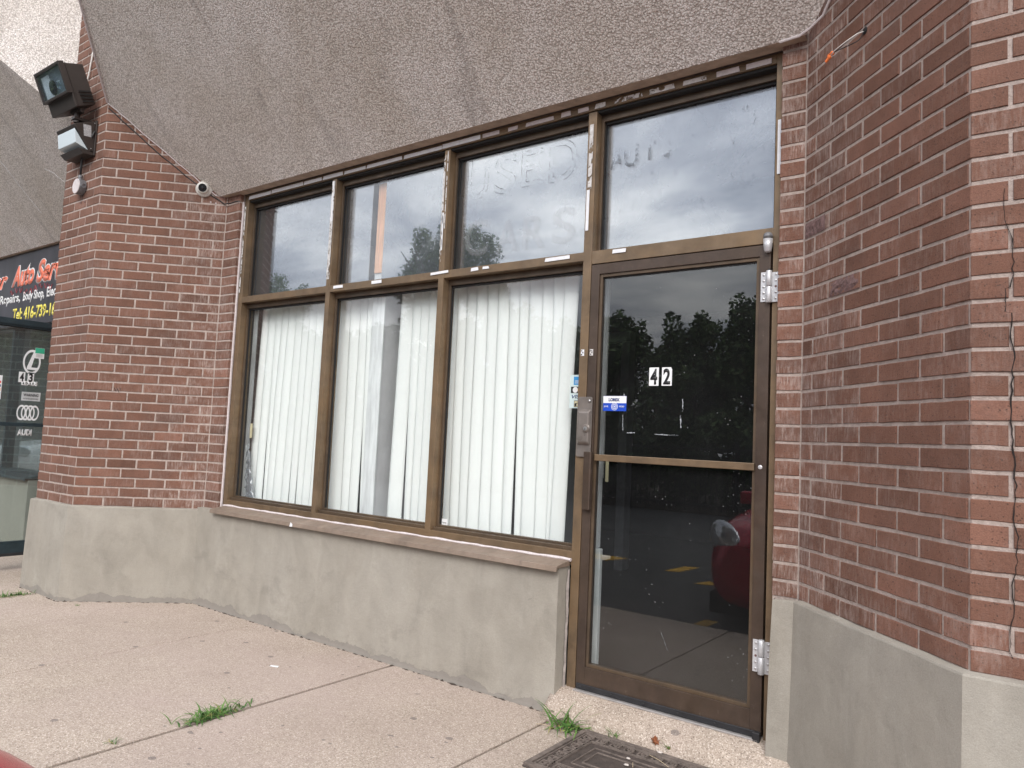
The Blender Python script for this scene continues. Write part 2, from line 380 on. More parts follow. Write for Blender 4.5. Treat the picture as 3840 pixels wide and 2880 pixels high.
M['caulk'] = simple('caulk', (.62, .56, .56), .8, 0, .12, 60, .4)
M['tape'] = simple('white_tape', (.80, .81, .84), .55, 0, .06, 50)
M['peel'] = peel_mat()
M['glass'] = glass_mat('window_glass', .055, (.985, .992, .99), .012, (.8, .85, .85))
M['upglass'] = glass_mat('upper_glass', .075, (.97, .98, .985), .03, (.6, .63, .68))
M['doorglass'] = glass_mat('door_glass', .056, (.86, .875, .875), .008, (.6, .6, .62), specks=.45, wavy=.03)
M['film'] = film_mat('silver_film', .28, .13)
M['ghost'] = residue_mat('glue_residue', (.22, .24, .27), .50, .34)
M['ghost2'] = residue_mat('pale_residue', (.75, .77, .80), .35, .065)
M['blind'] = simple('blind_vinyl', (.91, .945, .93), .55, 0, .02, 3)
M['blindedge'] = simple('blind_rail', (.6, .6, .58), .5)
M['white'] = simple('white_paint', (.72, .73, .75), .6, 0, .08, 8)
M['bluewhite'] = simple('pale_blue_paint', (.76, .79, .80), .6, 0, .2, 9, streak=(3, 3, .4))
M['wood'] = simple('raw_wood', (.78, .44, .27), .8, 0, .22, 16, streak=(6, 2, .35))
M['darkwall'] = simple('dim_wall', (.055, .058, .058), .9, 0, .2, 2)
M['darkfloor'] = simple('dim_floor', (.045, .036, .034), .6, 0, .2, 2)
M['cream'] = simple('cream_plastic', (.62, .56, .36), .5)
M['plastic'] = simple('clear_sheet', (.33, .35, .38), .4, 0, .4, 14)
M['bronzelamp'] = simple('dark_bronze_paint', (.050, .040, .036), .42, .2, .12, 20)
M['lens'] = glass_mat('lamp_glass', .10, (.9, .95, .98), .03)
M['reflector'] = simple('reflector', (.85, .86, .86), .5, .0, .1, 6)  # matte white in place of metal: the reflected brightness is painted in
M['frost'] = simple('prismatic_lens', (.62, .70, .74), .25, 0, .1, 300)
M['label'] = simple('grey_label', (.40, .40, .41), .6, 0, .45, 160)
M['jbox'] = simple('cast_box', (.20, .20, .21), .55, .4, .2, 40)
M['jcover'] = simple('box_cover', (.62, .56, .56), .6, 0, .1, 30)
M['cable'] = simple('cable', (.018, .018, .02), .5)
M['wcable'] = simple('white_wire', (.70, .67, .64), .5)
M['cap'] = simple('orange_nut', (.80, .19, .05), .4, 0, .15, 60)
M['camwhite'] = simple('camera_white', (.72, .70, .66), .45, 0, .05)
M['camblack'] = simple('camera_black', (.012, .012, .014), .12)
M['stwhite'] = simple('sticker_white', (.82, .83, .84), .45, 0, .04)
M['stpale'] = simple('sticker_pale', (.60, .72, .72), .45, 0, .05)
M['stblack'] = simple('sticker_black', (.012, .012, .014), .4)
M['stnavy'] = simple('sticker_navy', (.02, .04, .16), .4)
M['stblue'] = simple('sticker_blue', (.012, .07, .52), .4)
M['stcyan'] = simple('sticker_cyan', (.04, .28, .60), .4)
M['styellow'] = simple('sticker_yellow', (.85, .50, .02), .4)
M['stgreen'] = simple('sticker_green', (.05, .42, .26), .4)
M['stred'] = simple('sticker_red', (.70, .10, .06), .4)
M['signbg'] = simple('sign_face', (.045, .043, .055), .35, 0, .35, 2.5, streak=(2, 1, .4))
M['signor'] = simple('sign_orange', (.90, .22, .13), .4, 0, .04)
M['signwh'] = simple('sign_white', (.80, .80, .80), .4, 0, .04)
M['signyl'] = simple('sign_yellow', (.86, .74, .10), .4, 0, .04)
M['tealframe'] = simple('dark_teal_frame', (.030, .048, .058), .4, .2, .2)
M['mattop'] = simple('dusty_rubber', (.155, .125, .108), .85, 0, .35, 30, .8)
M['mat'] = simple('rubber_mat', (.070, .054, .047), .75, 0, .35, 22, .8)
M['grass'] = leaf_mat('grass_blade', (.04, .11, .025), (.13, .24, .055))
M['straw'] = simple('dry_straw', (.55, .44, .30), .8)
M['pebble'] = simple('pebble', (.58, .52, .48), .8, 0, .2, 60)
M['leafbrown'] = simple('dead_leaf', (.22, .075, .03), .7, 0, .6, 130)
M['leaf'] = leaf_mat('tree_leaf', (.025, .055, .018), (.12, .18, .065))
M['bark'] = simple('bark', (.09, .07, .055), .9, 0, .3, 20, .6)
M['iron'] = simple('black_iron', (.02, .02, .022), .5, .3)
M['hedge'] = leaf_mat('hedge_leaf', (.015, .035, .012), (.05, .08, .028))
M['yellow'] = simple('yellow_paint', (.62, .36, .03), .8, 0, .25, 25)
M['carred'] = simple('red_car_paint', (.42, .010, .035), .18, .25, .03, 2)
M['carwhite'] = simple('white_car_paint', (.72, .73, .75), .2, 0, .03, 2)
M['carglass'] = simple('car_glass', (.015, .018, .02), .05)
M['headlamp'] = simple('headlamp', (.62, .65, .70), .08, .5)
M['taillamp'] = simple('taillamp', (.35, .02, .02), .15)
M['tyre'] = simple('tyre', (.02, .02, .02), .85)
M['rim'] = simple('rim', (.45, .45, .47), .3, .8)
M['crack'] = simple('crack_shadow', (.018, .013, .012), 1.0)
M['spall'] = simple('spalled_brick', (.17, .105, .10), .95, 0, .5, 90, 1.0)
M['dirt'] = simple('joint_dirt', (.065, .05, .04), 1.0, 0, .4, 50, .8)
M['lip'] = simple('stained_concrete', (.44, .345, .27), .9, 0, .25, 12, .8)
M['insulation'] = simple('weathered_trim', (.055, .042, .036), .8, 0, .6, 25)

# ------------------------------------------------------------------ ground (the setting)
GZ, AZ, CURB = -.20, -.33, -2.29
b = MB(); b.box(-120, 120, -140, CURB-.001, AZ-.3, AZ); tag(obj('asphalt', b, M['asphalt']), kind='structure')
b = MB()
xs = [(-14.0, -7.8), (-7.79, -3.9), (-3.89, -1.235), (-1.222, .694), (.702, 2.023), (2.046, 3.211), (3.225, 4.50), (4.509, 5.8), (5.81, 9.0), (9.01, 14)]
for x0, x1 in xs: b.box(x0, x1, CURB, .0, GZ-.25, GZ)
walk = obj('sidewalk', b, M['walk'], bevel=.004); tag(walk, kind='structure')
b = MB(); b.box(-14, 14, CURB+.02, -.001, GZ-.24, GZ-.04); 
r = random.Random(31)
foot = [(3.20, -.098), (1.5, -.098), (-.16, -.098), (-.86, -.79), (-1.57, -.79), (-1.9, -.5)]
for (xa, ya), (xb, yb) in zip(foot, foot[1:]):
    n_ = int(math.hypot(xb-xa, yb-ya)/.02)
    b.tube([(xa+(xb-xa)*k/n_, ya+(yb-ya)*k/n_-r.uniform(0, .006), GZ-.001+r.uniform(-.003, .003)) for k in range(n_+1)], [max(.0005, r.gauss(.001, .004)) for _ in range(n_+1)], 5)
tag(obj('sidewalk_base', b, M['dirt']), kind='structure')
# painted bay lines on the asphalt
b = MB()
for pts in (((2.70, -2.42), (2.82, -2.42), (2.84, -3.05), (2.72, -3.05)), ((1.36, -5.12), (1.52, -5.2), (1.56, -5.72), (1.40, -5.66)),
            ((1.95, -4.62), (2.2, -4.7), (2.16, -4.8), (2.02, -4.9)), ((-.35, -5.36), (.50, -5.22), (.62, -5.62), (-.30, -5.62))):
    b.prism([(x, y, AZ+.001) for x, y in pts[::-1]], (0, 0, .004))
tag(obj('road_marking', b, M['yellow']), kind='structure')
b = MB(); b.box(-60, 60, -60, -13.1, AZ-.2, AZ+.03); tag(obj('verge', b, M['dirt']), kind='structure')

# ------------------------------------------------------------------ brick piers
CH, BL, MJ = .0747, .222, .0132
def brick_bm(): 
    bm = bmesh.new(); bm.faces.layers.float.new('tint'); bm.faces.layers.float.new('wear'); return bm
def plan_brick(bm, pts, nrm, z0, z1, tint, wear, off=0.0, c=.0018, back=.03):
    """pts: plan polyline of the outer face; nrm: outward mitre vectors"""
    tl = bm.faces.layers.float['tint']; wl = bm.faces.layers.float['wear']
    P2, N2 = [], []
    for (a_, b_), (na, nb) in zip(zip(pts, pts[1:]), zip(nrm, nrm[1:])):
        k_n = max(1, int((b_-a_).length/.045))
        for k in range(k_n): P2.append(a_+(b_-a_)*(k/k_n)); N2.append(na if k == 0 else (nb if len(pts) == 2 or (b_ == pts[-1]) else nrm[0]))
    P2.append(pts[-1]); N2.append(nrm[-1]); pts, nrm = P2, N2
    wob = [(rnd.uniform(-.0012, .0012), rnd.uniform(-.0012, .0012)) for _ in pts]; n = len(pts)
    def ring(depth, zi0, zi1, ends):
        lo, hi = [], []
        for i, (p, q) in enumerate(zip(pts, nrm)):
            t = Vector((0, 0))
            k_ = (i, 0); dz0 = wob[i][0]; dz1 = wob[i][1]
            if i == 0: t = (pts[1]-pts[0]).normalized()*ends
            if i == n-1: t = -(pts[-1]-pts[-2]).normalized()*ends
            v = p + t + q*(off-depth)
            lo.append(bm.verts.new((v.x, v.y, zi0+dz0))); hi.append(bm.verts.new((v.x, v.y, zi1+dz1)))
        return lo, hi
    j = lambda: rnd.uniform(-.0009, .0009)
    A = ring(0, z0+c+j(), z1-c+j(), c); B = ring(c, z0, z1, 0); C = ring(back, z0, z1, 0)
    fs = []
    for i in range(n-1):
        fs.append([A[0][i], A[0][i+1], A[1][i+1], A[1][i]])
        for X, Y in ((A, B), (B, C)):
            fs.append([X[0][i], Y[0][i], Y[0][i+1], X[0][i+1]]); fs.append([X[1][i], X[1][i+1], Y[1][i+1], Y[1][i]])
    for X, Y in ((A, B), (B, C)):
        fs.append([X[0][0], X[1][0], Y[1][0], Y[0][0]]); fs.append([X[0][-1], Y[0][-1], Y[1][-1], X[1][-1]])
    for f in fs:
        F = bm.faces.new(f); F[tl] = tint; F[wl] = wear
class Path:
    def __init__(s, pts, sgn):
        s.p = [Vector(q) for q in pts]; s.sgn = sgn; s.s = [0]
        for a, b_ in zip(s.p, s.p[1:]): s.s.append(s.s[-1]+(b_-a).length)
        s.n = []
        for a, b_ in zip(s.p, s.p[1:]):
            d = (b_-a).normalized(); s.n.append(Vector((-d.y, d.x))*sgn)
    def at(s, t):
        for i in range(len(s.n)):
            if t <= s.s[i+1]+1e-9 or i == len(s.n)-1:
                return s.p[i]+(s.p[i+1]-s.p[i])*((t-s.s[i])/(s.s[i+1]-s.s[i])), s.n[i]
    def sub(s, a, b_):
        pts, ns = [], []
        p, n_ = s.at(a+1e-6); pts.append(p); ns.append(n_)
        for i in range(1, len(s.p)-1):
            if a+1e-4 < s.s[i] < b_-1e-4:
                m = (s.n[i-1]+s.n[i]).normalized(); m = m/max(.3, m.dot(s.n[i])); pts.append(s.p[i]); ns.append(m)
        p, n_ = s.at(b_-1e-6); pts.append(p); ns.append(n_); return pts, ns
def lay(bm, path, z0, rows, anchors, wearf, specials=None):
    """anchors: joint phase for even and odd rows"""
    L = path.s[-1]
    for r in range(rows):
        ph = anchors[r % 2]; k = math.floor(-ph/BL); a = ph+k*BL
        za = z0+r*CH
        while a < L:
            a0, a1 = max(a, 0)+ (MJ/2), min(a+BL, L)-(MJ/2)
            if a < 0.001: a0 = max(a0, .004)
            if a1-a0 > .018:
                a0 += rnd.uniform(-.0015, .0015); a1 += rnd.uniform(-.0015, .0015)
                pts, ns = path.sub(max(a0, 0.0005), min(a1, L-.0005))
                mid = path.at((a0+a1)/2)[0]
                tint = min(1, max(0, rnd.gauss(.47, .10)))
                if rnd.random() < .03: tint = min(1, tint+.22)
                w = min(1, max(0, wearf((a0+a1)/2, za)+rnd.uniform(-.15, .2)))
                plan_brick(bm, pts, ns, za+MJ/2+rnd.uniform(-.0006, .0006), za+CH-MJ/2+rnd.uniform(-.0006, .0006), tint, w, rnd.uniform(-.0016, .0016))
            a += BL
def stack(bm, x0, x1, y, z0, rows, wear):
    for r in range(rows):
        plan_brick(bm, [Vector((x0+rnd.uniform(-.002, .001), y)), Vector((x1, y))], [Vector((0, -1))]*2, z0+r*CH+MJ/2, z0+(r+1)*CH-MJ/2,
                   min(1, max(0, rnd.gauss(.5, .15))), min(1, max(0, wear+rnd.uniform(-.2, .3))), rnd.uniform(-.0016, .0016))
def pier(name_label, cx0, cx1, y_front, zt, with_left, with_right, ztop_rows=44):
    """cx0, cx1: outer face extent (world x)"""
    d = abs(y_front+.04)
    t = thing('brick_pier', name_label, 'brick pier', ((cx0+cx1)/2, y_front, GZ))
    bm = brick_bm(); mo = MB(); ce = MB()
    il, ir = cx0-d, cx1+d                       # inner corners
    # path runs from the right inner corner over the outer face to the left inner corner
    P = Path([(ir, -.04), (cx1, y_front), (cx0, y_front), (il, -.04)], 1)
    # normals must point to the street
    if P.n[1].y > 0: P = Path([(ir, -.04), (cx1, y_front), (cx0, y_front), (il, -.04)], -1)
    L1 = P.s[1]
    wf = lambda s, z: .05 + .75*max(0, 1-min(s, P.s[-1]-s)/.45) + (.2 if z < zt+.1 else 0)
    lay(bm, P, zt, ztop_rows+26, (L1 % BL, (L1+BL/2) % BL), wf)
    if with_right: stack(bm, ir+.004, ir+.182, -.04, zt, 34, .45)
    if with_left: stack(bm, il-.110, il-.004, -.04, zt, 34, .55)
    obj('brickwork', bm, M['brick'], t)
    H = zt+(ztop_rows+26)*CH; q = .0038
    xr = ir+.182 if with_right else ir; xl = il-.110 if with_left else il
    mo.prism([(xr-.002, -.04+q, zt-.05), (xr-.002, .14, zt-.05), (xl+.002, .14, zt-.05), (xl+.002, -.04+q, zt-.05), (il, -.04+q, zt-.05), (cx0+.004, y_front+q, zt-.05), (cx1-.004, y_front+q, zt-.05), (ir, -.04+q, zt-.05)], (0, 0, H-zt+.05))
    obj('mortar', mo, M['mortar'], t)
    return t, (il, ir, xl, xr)
def cement(t, cx0, cx1, yf, il, ir, xl, xr, zt, zb=GZ-.02, pr=.052):
    """rendered base, standing proud of the bricks; top edge trowelled unevenly"""
    k = math.tan(math.radians(22.5))*pr
    pts = [(xr, -.04-pr), (ir+k, -.04-pr), (cx1+k, yf-pr), (cx0-k, yf-pr), (il-k, -.04-pr), (xl, -.04-pr)]
    bm = bmesh.new(); outl = []
    for (a, b_) in zip(pts, pts[1:]):
        a = Vector(a); b_ = Vector(b_); n_ = max(1, int((b_-a).length/.09))
        for i in range(n_): outl.append(a+(b_-a)*(i/n_))
    outl.append(Vector(pts[-1]))
    cols = []
    for i, p in enumerate(outl):
        wob = rnd.uniform(-.0035, .0035); tz = zt + rnd.uniform(-.003, .004)
        c2 = Vector(((cx0+cx1)/2, .3)); inw = (c2-p).normalized()
        cols.append([bm.verts.new((p.x+inw.x*o, p.y+inw.y*o, z)) for z, o in ((zb, 0), (zt*.35+zb*.65, .006+wob*.6), (zt*.7+zb*.3, .012+wob*.6), (tz-.008, .018), (tz-.001, .021), (tz+.003, .075))])
    for a, b_ in zip(cols, cols[1:]):
        for j in range(5): bm.faces.new([a[j], b_[j], b_[j+1], a[j+1]])
    for cc in (cols[0], cols[-1]):
        v = [bm.verts.new((cc[0].co.x, .12, zb)), bm.verts.new((cc[0].co.x, .12, zt-.01))]
        bm.faces.new(cc[:5]+[v[1], v[0]])
    bmesh.ops.recalc_face_normals(bm, faces=bm.faces[:])
    o = obj('cement_base', bm, M['cement'], t, smooth=False)
    return o
YF = -.73
LP, (l_il, l_ir, l_xl, l_xr) = pier('reddish brown brick pier with splayed sides carrying the floodlights and dome camera', -1.545, -.885, YF, .518, True, True)
cement(LP, -1.545, -.885, YF, l_il, l_ir, l_xl, l_xr, .520)
RP, (r_il, r_ir, r_xl, r_xr) = pier('cracked brick pier right of the glass door with loose wires sticking out', 5.06, 5.72, YF, .556, True, False)
cement(RP, 5.06, 5.72, YF, r_il, r_ir, r_xl, r_xr, .558)

# the long crack in the right pier
def ribbon(pts, w, y, depth=.0015):
    mb = MB(); pts = [Vector(p) for p in pts]
    for (a, b_), (wa, wb) in zip(zip(pts, pts[1:]), zip(w, w[1:])):
        mb.prism([(a.x-wa/2, y, a.z), (a.x+wa/2, y, a.z), (b_.x+wb/2, y, b_.z), (b_.x-wb/2, y, b_.z)], (0, -depth, 0))
    return mb
cp = []; z = 1.97; x = 5.168
zz = 1.95
seq = [(.0, 0), (.10, -.012), (.11, .006), (.17, .0), (.24, .010), (.25, -.006), (.32, -.004), (.33, .003), (.40, .002)]
pts = [(5.150, 0, 2.02), (5.146, 0, 1.94), (5.168, 0, 1.86), (5.172, 0, 1.79), (5.166, 0, 1.715), (5.150, 0, 1.71), (5.149, 0, 1.64), (5.163, 0, 1.635), (5.166, 0, 1.56), (5.171, 0, 1.50), (5.166, 0, 1.42),
       (5.162, 0, 1.34), (5.166, 0, 1.27), (5.171, 0, 1.20), (5.175, 0, 1.12), (5.169, 0, 1.04), (5.180, 0, .97), (5.176, 0, .90), (5.166, 0, .83), (5.172, 0, .76), (5.158, 0, .68), (5.166, 0, .60)]
w = [.0015, .002, .003, .0035, .004, .002, .004, .0035, .005, .0055, .005, .0055, .0045, .006, .004, .004, .005, .003, .0035, .004, .002, .001]
dense = []; dw = []
for i in range(len(pts)-1):
    for k in range(4):
        f = k/4; dense.append((pts[i][0]*(1-f)+pts[i+1][0]*f+(rnd.uniform(-.0038, .0038)), 0, pts[i][2]*(1-f)+pts[i+1][2]*f)); dw.append((w[i]*(1-f)+w[i+1]*f)*rnd.uniform(.45, 1.0))
obj('crack', ribbon(dense, dw, YF+.001, .0028), M['crack'], RP)
# spalled bricks on the right splay
def splay_pt(s, off=0.0, z=0.0):      # right pier splay, s from inner corner
    d = math.sqrt(.5); return Vector((4.37+s*d-off*d, -.04-s*d-off*d, z))
def chip(s0, s1, z0, z1, seed):
    r = random.Random(seed); bm = bmesh.new(); nx, nz = 12, 5; g = []
    for j in range(nz+1):
        row = []
        for i in range(nx+1):
            e = (i in (0, nx)) or (j in (0, nz))
            row.append(bm.verts.new(splay_pt(s0+(s1-s0)*i/nx+(0 if e else r.uniform(-.004, .004)), .0005 if e else .003+r.uniform(-.003, .004), z0+(z1-z0)*j/nz)))
        g.append(row)
    for j in range(nz):
        for i in range(nx): bm.faces.new([g[j][i], g[j][i+1], g[j+1][i+1], g[j+1][i]])
    bmesh.ops.recalc_face_normals(bm, faces=bm.faces[:]); return bm
row = lambda k: .556+k*CH
obj('spalled_brick', chip(.010, .165, row(21)+.004, row(22)-.004, 1), M['spall'], RP)
obj('spalled_brick', chip(.205, .405, row(17)+.005, row(18)-.005, 2), M['spall'], RP)

# ------------------------------------------------------------------ cement wall under the window
b = MB()
bm = bmesh.new(); cols = []
n = 36; x0, x1 = -.20, 3.190
for i in range(n+1):
    x = x0+(x1-x0)*i/n; wob = rnd.uniform(-.003, .003)
    cols.append([bm.verts.new((x, -.092+dy, z)) for z, dy in ((GZ-.03, -.006), (GZ+.02, 0), (.1, wob), (.35, -wob), (.538, 0), (.540, .10))])
for a, c in zip(cols, cols[1:]):
    for j in range(5): bm.faces.new([a[j], c[j], c[j+1], a[j+1]])
cc = cols[-1]; v = [bm.verts.new((x1+.001, .012, GZ-.03)), bm.verts.new((x1+.001, .012, .540))]
bm.faces.new([cc[0], v[0], v[1], cc[5], cc[4], cc[3], cc[2], cc[1]])
bmesh.ops.recalc_face_normals(bm, faces=bm.faces[:])
tag(obj('cement_wall', bm, M['cement'], origin=(1.5, -.09, GZ)), 'grey cement rendered knee wall below the three blind-covered windows', 'low wall')

# ------------------------------------------------------------------ concrete canopies
def canopy(dx, label, name='concrete_canopy'):
    t = thing(name, label, 'concrete canopy', (2.085+dx, -.7, 3.05))
    YB = -1.62; zs = lambda y: 3.047+1.084*(-.09-y)
    P = [(-.20, -.09), (-.22, -.09), (-.885-.02, -.73-.0), (-.885+(-.73-YB)*1.0, YB), (5.06-(-.73-YB), YB), (5.06+.02, -.73), (4.39, -.09), (4.37, -.09)]
    P = [(x+dx, y) for x, y in P]
    ztop = 6.4
    bm = bmesh.new()
    lo = [bm.verts.new((x, y, zs(y))) for x, y in P]; hi = [bm.verts.new((x, y, ztop)) for x, y in P]
    n = len(P)
    bm.faces.new(lo)
    for i in (2, 3, 4): bm.faces.new([lo[i], lo[i+1], hi[i+1], hi[i]])
    # underside lip behind the lower edge
    bk = [bm.verts.new((x+dx, .10, 3.047)) for x in (-.20, 4.37)]
    lip = bm.faces.new([lo[0], lo[7], bk[1], bk[0]]); lip.material_index = 1
    bmesh.ops.recalc_face_normals(bm, faces=bm.faces[:])
    bmesh.ops.subdivide_edges(bm, edges=bm.edges[:], cuts=0)
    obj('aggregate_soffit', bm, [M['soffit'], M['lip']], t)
    return t
CAN = canopy(0, 'big sloping exposed-aggregate concrete canopy above the windows and glass door')
CAN2 = canopy(-6.605, 'exposed-aggregate canopy with a bright upright side, left behind the floodlight')
# caulk beads where the canopy meets the pier bricks
def soff(x, y): return (x, y, 3.047+1.084*(-.09-y))
b = MB()
pts = []
for i in range(26):
    t_ = i/25; y = -.10-.63*t_; x = -.262-(.625)*t_
    pts.append((x+.012, y-.006+rnd.uniform(-.002, .002), soff(x, y)[2]-.008+rnd.uniform(-.003, .003)))
b.tube(pts, .0038, 6); obj('caulk_bead', b, M['caulk'], CAN); b = MB()
pts = [(-.887+.008+.9*t_/30, -.73-.9*t_/30-.008, soff(0, -.73-.9*t_/30)[2]-.004) for t_ in range(31)]
b.tube(pts, .007, 6); obj('caulk_bead', b, M['caulk'], CAN); b = MB()
b.tube([(4.262, -.095, 3.043), (4.35, -.097, 3.046), (4.40, -.112, 3.06)]+[(4.43+.6*k/20+.0, -.10-.6*k/20-.010, soff(0, -.10-.6*k/20)[2]-.006+rnd.uniform(-.003, .003)) for k in range(1, 21)], .006, 6)
obj('caulk_bead', b, M['caulk'], CAN)
# hairline cracks on the neighbouring canopy
def crackline(pts, place, w, m, parent, name='crack'):
    mb = MB(); P_ = []
    for (a, c) in zip(pts, pts[1:]):
        for k in range(6): f = k/6; P_.append((a[0]*(1-f)+c[0]*f+rnd.uniform(-.006, .006), a[1]*(1-f)+c[1]*f+rnd.uniform(-.006, .006)))
    P_.append(pts[-1]); mb.tube([place(*p) for p in P_], w, 5); return obj(name, mb, m, parent)
# side face of canopy 2: plan line from (-1.525,-.73) towards (-2.41,-1.62)
sideC = lambda s, z: (-1.548-s*.7071+.001, -.73-s*.7071-.001, z)
crackline([(.01, 4.696), (.22, 4.69), (.33, 4.686), (.43, 4.655), (.49, 4.62)], sideC, .0022, M['crack'], CAN2)
soffC = lambda x, y: (x, y-.002, soff(x, y)[2]-.002)
CRK1 = [(-3.178, -.697), (-3.163, -.547), (-3.157, -.417), (-3.138, -.303)]; CRK2 = [(-2.491, -.553), (-2.392, -.507), (-2.296, -.421)]
crackline(CRK1, soffC, .0016, M['tape'], CAN2)
crackline(CRK2, soffC, .0016, M['tape'], CAN2)

# ------------------------------------------------------------------ shopfront window frame (unit of eight panes) and door
JL, JR = 0.0, 4.267
MX = [(1.070, 1.115), (2.150, 2.195), (3.206, 3.258)]
def storefront(dx, label, metal, stop, detailed):
    t = thing('storefront_window', label, 'shop window', (2.1+dx, 0, .52))
    X = lambda a: a+dx
    def bar(x0, x1, z0, z1, y0=0.0, y1=.11, m=metal, nm='frame_bar', bv=.002):
        mb = MB(); mb.box(X(x0), X(x1), y0, y1, z0, z1); return obj(nm, mb, m, t, bevel=bv)
    bar(JL, .048, .545, 3.045, nm='left_jamb'); bar(4.222, JR, -.09, 3.045, nm='right_jamb')
    bar(.048, 4.222, 2.998, 3.045, nm='head_rail'); bar(.048, 4.222, 2.983, 2.998, .012, .11, M['black'], 'head_shadow_band')  # black bar below the head rail paints in the shadow band above the glass
    bar(.048, 3.206, .545, .615, nm='bottom_rail')
    bar(.048, 3.206, .615, .635, .022, .11, stop, 'bottom_step')
    for i, (a, c) in enumerate(MX):
        bar(a, c, .595 if i < 2 else -.09, 2.99, -.001 if i < 2 else -.002, .11, nm='mullion')
    cells = [(.048, 1.070), (1.115, 2.150), (2.195, 3.206), (3.258, 4.222)]
    for i, (a, c) in enumerate(cells):
        bar(a, c, 2.166 if i < 3 else 2.142, 2.214, .0005, .11, nm='transom_bar')
        # stepped glazing stops, deeper and darker
        s = .016
        for (z0, z1) in ([(2.214, 2.985), (.635, 2.166)] if i < 3 else [(2.214, 2.985)]):
            mb = MB()
            mb.box(X(a), X(a+s), .052, .078, z0, z1); mb.box(X(c-s), X(c), .052, .078, z0, z1)
            mb.box(X(a+s), X(c-s), .052, .078, z0, z0+s*.7); mb.box(X(a+s), X(c-s), .052, .078, z1-s*2.4, z1)
            obj('glazing_stop', mb, stop, t, bevel=.0015)
            mb = MB(); mb.box(X(a+.004), X(c-.004), .080, .086, z0+.003, z1-.003)
            obj('upper_pane' if z0 > 2 else 'lower_pane', mb, M['upglass'] if z0 > 2 else M['glass'], t)
            mb = MB(); g = .006                                    # black gasket
            mb.box(X(a+s), X(a+s+g), .066, .079, z0+s, z1-s); mb.box(X(c-s-g), X(c-s), .066, .079, z0+s, z1-s)
            mb.box(X(a+s), X(c-s), .066, .079, z1-s*2.4-.014, z1-s*2.4)
            obj('gasket', mb, M['black'], t)
    return t
WIN = storefront(0, 'bronze framed shop window of eight panes with white blinds, beside the glass door', M['frame'], M['stop'], True)
# silver film behind the upper panes
b = MB(); b.box(.30, 1.066, .093, .096, 2.218, 2.95); obj('window_film', b, M['film'], WIN)
b = MB(); b.box(1.165, 1.405, .093, .096, 2.218, 2.99); obj('window_film', b, M['film'], WIN)
b = MB(); b.box(1.535, 2.150, .093, .096, 2.218, 2.99); obj('window_film', b, M['film'], WIN)
b = MB(); b.box(2.245, 3.20, .093, .096, 2.218, 2.99); obj('window_film', b, M['film'], WIN)
b = MB(); b.box(3.258, 4.22, .093, .096, 2.218, 2.99); obj('window_film', b, M['film'], WIN)
# ghost lettering left on the upper panes
for s, x0, z0, w_, h_ in (('U', 2.285, 2.66, .165, .26), ('S', 2.50, 2.665, .165, .245), ('E', 2.70, 2.68, .15, .22), ('D', 2.90, 2.672, .19, .245)):
    obj('faded_lettering', text_bm(s, w_, h_, FRONT(x0, z0, .0795), outline=.006, thick=.0004), M['ghost'], WIN)
for s, x0, z0, w_, h_ in (('C', 2.285, 2.30, .185, .235), ('A', 2.53, 2.30, .17, .20), ('R', 2.73, 2.30, .165, .20), ('S', 2.935, 2.305, .16, .21)):
    obj('faded_lettering', text_bm(s, w_, h_, FRONT(x0, z0, .0795), bold=.02, thick=.0004), M['ghost2'], WIN)
for s, x0, z0, w_, h_ in (('A', 3.305, 2.68, .075, .10), ('U', 3.388, 2.675, .085, .12), ('T', 3.50, 2.69, .075, .10), ('O', 3.59, 2.69, .075, .095)):
    obj('faded_lettering', text_bm(s, w_, h_, FRONT(x0, z0, .0795), bold=.01, thick=.0004), M['ghost'], WIN)
def scrape(n, x0, x1, z0, z1, L, seed):
    r = random.Random(seed); mb = MB()
    for _ in range(n):
        x, z = r.uniform(x0, x1), r.uniform(z0, z1); l = r.uniform(.3, 1)*L; a = r.gauss(.1, .25); w_ = r.uniform(.001, .0035)
        mb.prism([(x, .0792, z), (x+w_, .0792, z), (x+w_+l*math.sin(a), .0792, z+l), (x+l*math.sin(a), .0792, z+l)], (0, -.0003, 0))
    return mb
obj('glue_scrapes', scrape(30, .42, 1.0, 2.55, 2.9, .05, 1), M['ghost'], WIN)
obj('glue_scrapes', scrape(14, 1.65, 2.1, 2.5, 2.8, .04, 2), M['ghost'], WIN)
obj('glue_scrapes', scrape(60, 3.35, 4.15, 2.4, 2.85, .035, 3), M['ghost'], WIN)
# tape and paint remnants on the frame
def strip(x0, x1, z0, z1, y=-.003, m=None, dz=0.0, name='tape_strip'):
    mb = MB(); d = (x1-x0)*dz
    n_ = 6; top, bot = [], []
    horiz = (x1-x0) > (z1-z0)
    if horiz: pts = [(x0+rnd.uniform(-.003, .003), y, z0), (x1+rnd.uniform(-.003, .003), y, z0+d), (x1-rnd.uniform(0, .006), y, z1+d), (x0+rnd.uniform(0, .006), y, z1)]
    else: pts = [(x0, y, z0), (x1, y, z0), (x1+d, y, z1), (x0+d, y, z1)]
    mb.prism(pts, (0, -.0012, 0)); return obj(name, mb, m or M['tape'], WIN)
strip(1.155, 1.255, 2.186, 2.206); strip(1.545, 1.645, 2.184, 2.206, dz=.01)
strip(2.085, 2.235, 2.192, 2.208, y=-.0045, dz=.03); strip(2.415, 2.475, 2.185, 2.205, dz=.05); strip(2.505, 2.556, 2.190, 2.205)
strip(2.955, 3.12, 2.186, 2.206, dz=.01); strip(3.385, 3.465, 2.186, 2.206)
strip(2.158, 2.172, 2.345, 2.585, y=-.004); strip(3.214, 3.232, 2.33, 2.555, y=-.005); strip(4.234, 4.252, 2.462, 2.72, y=-.004)
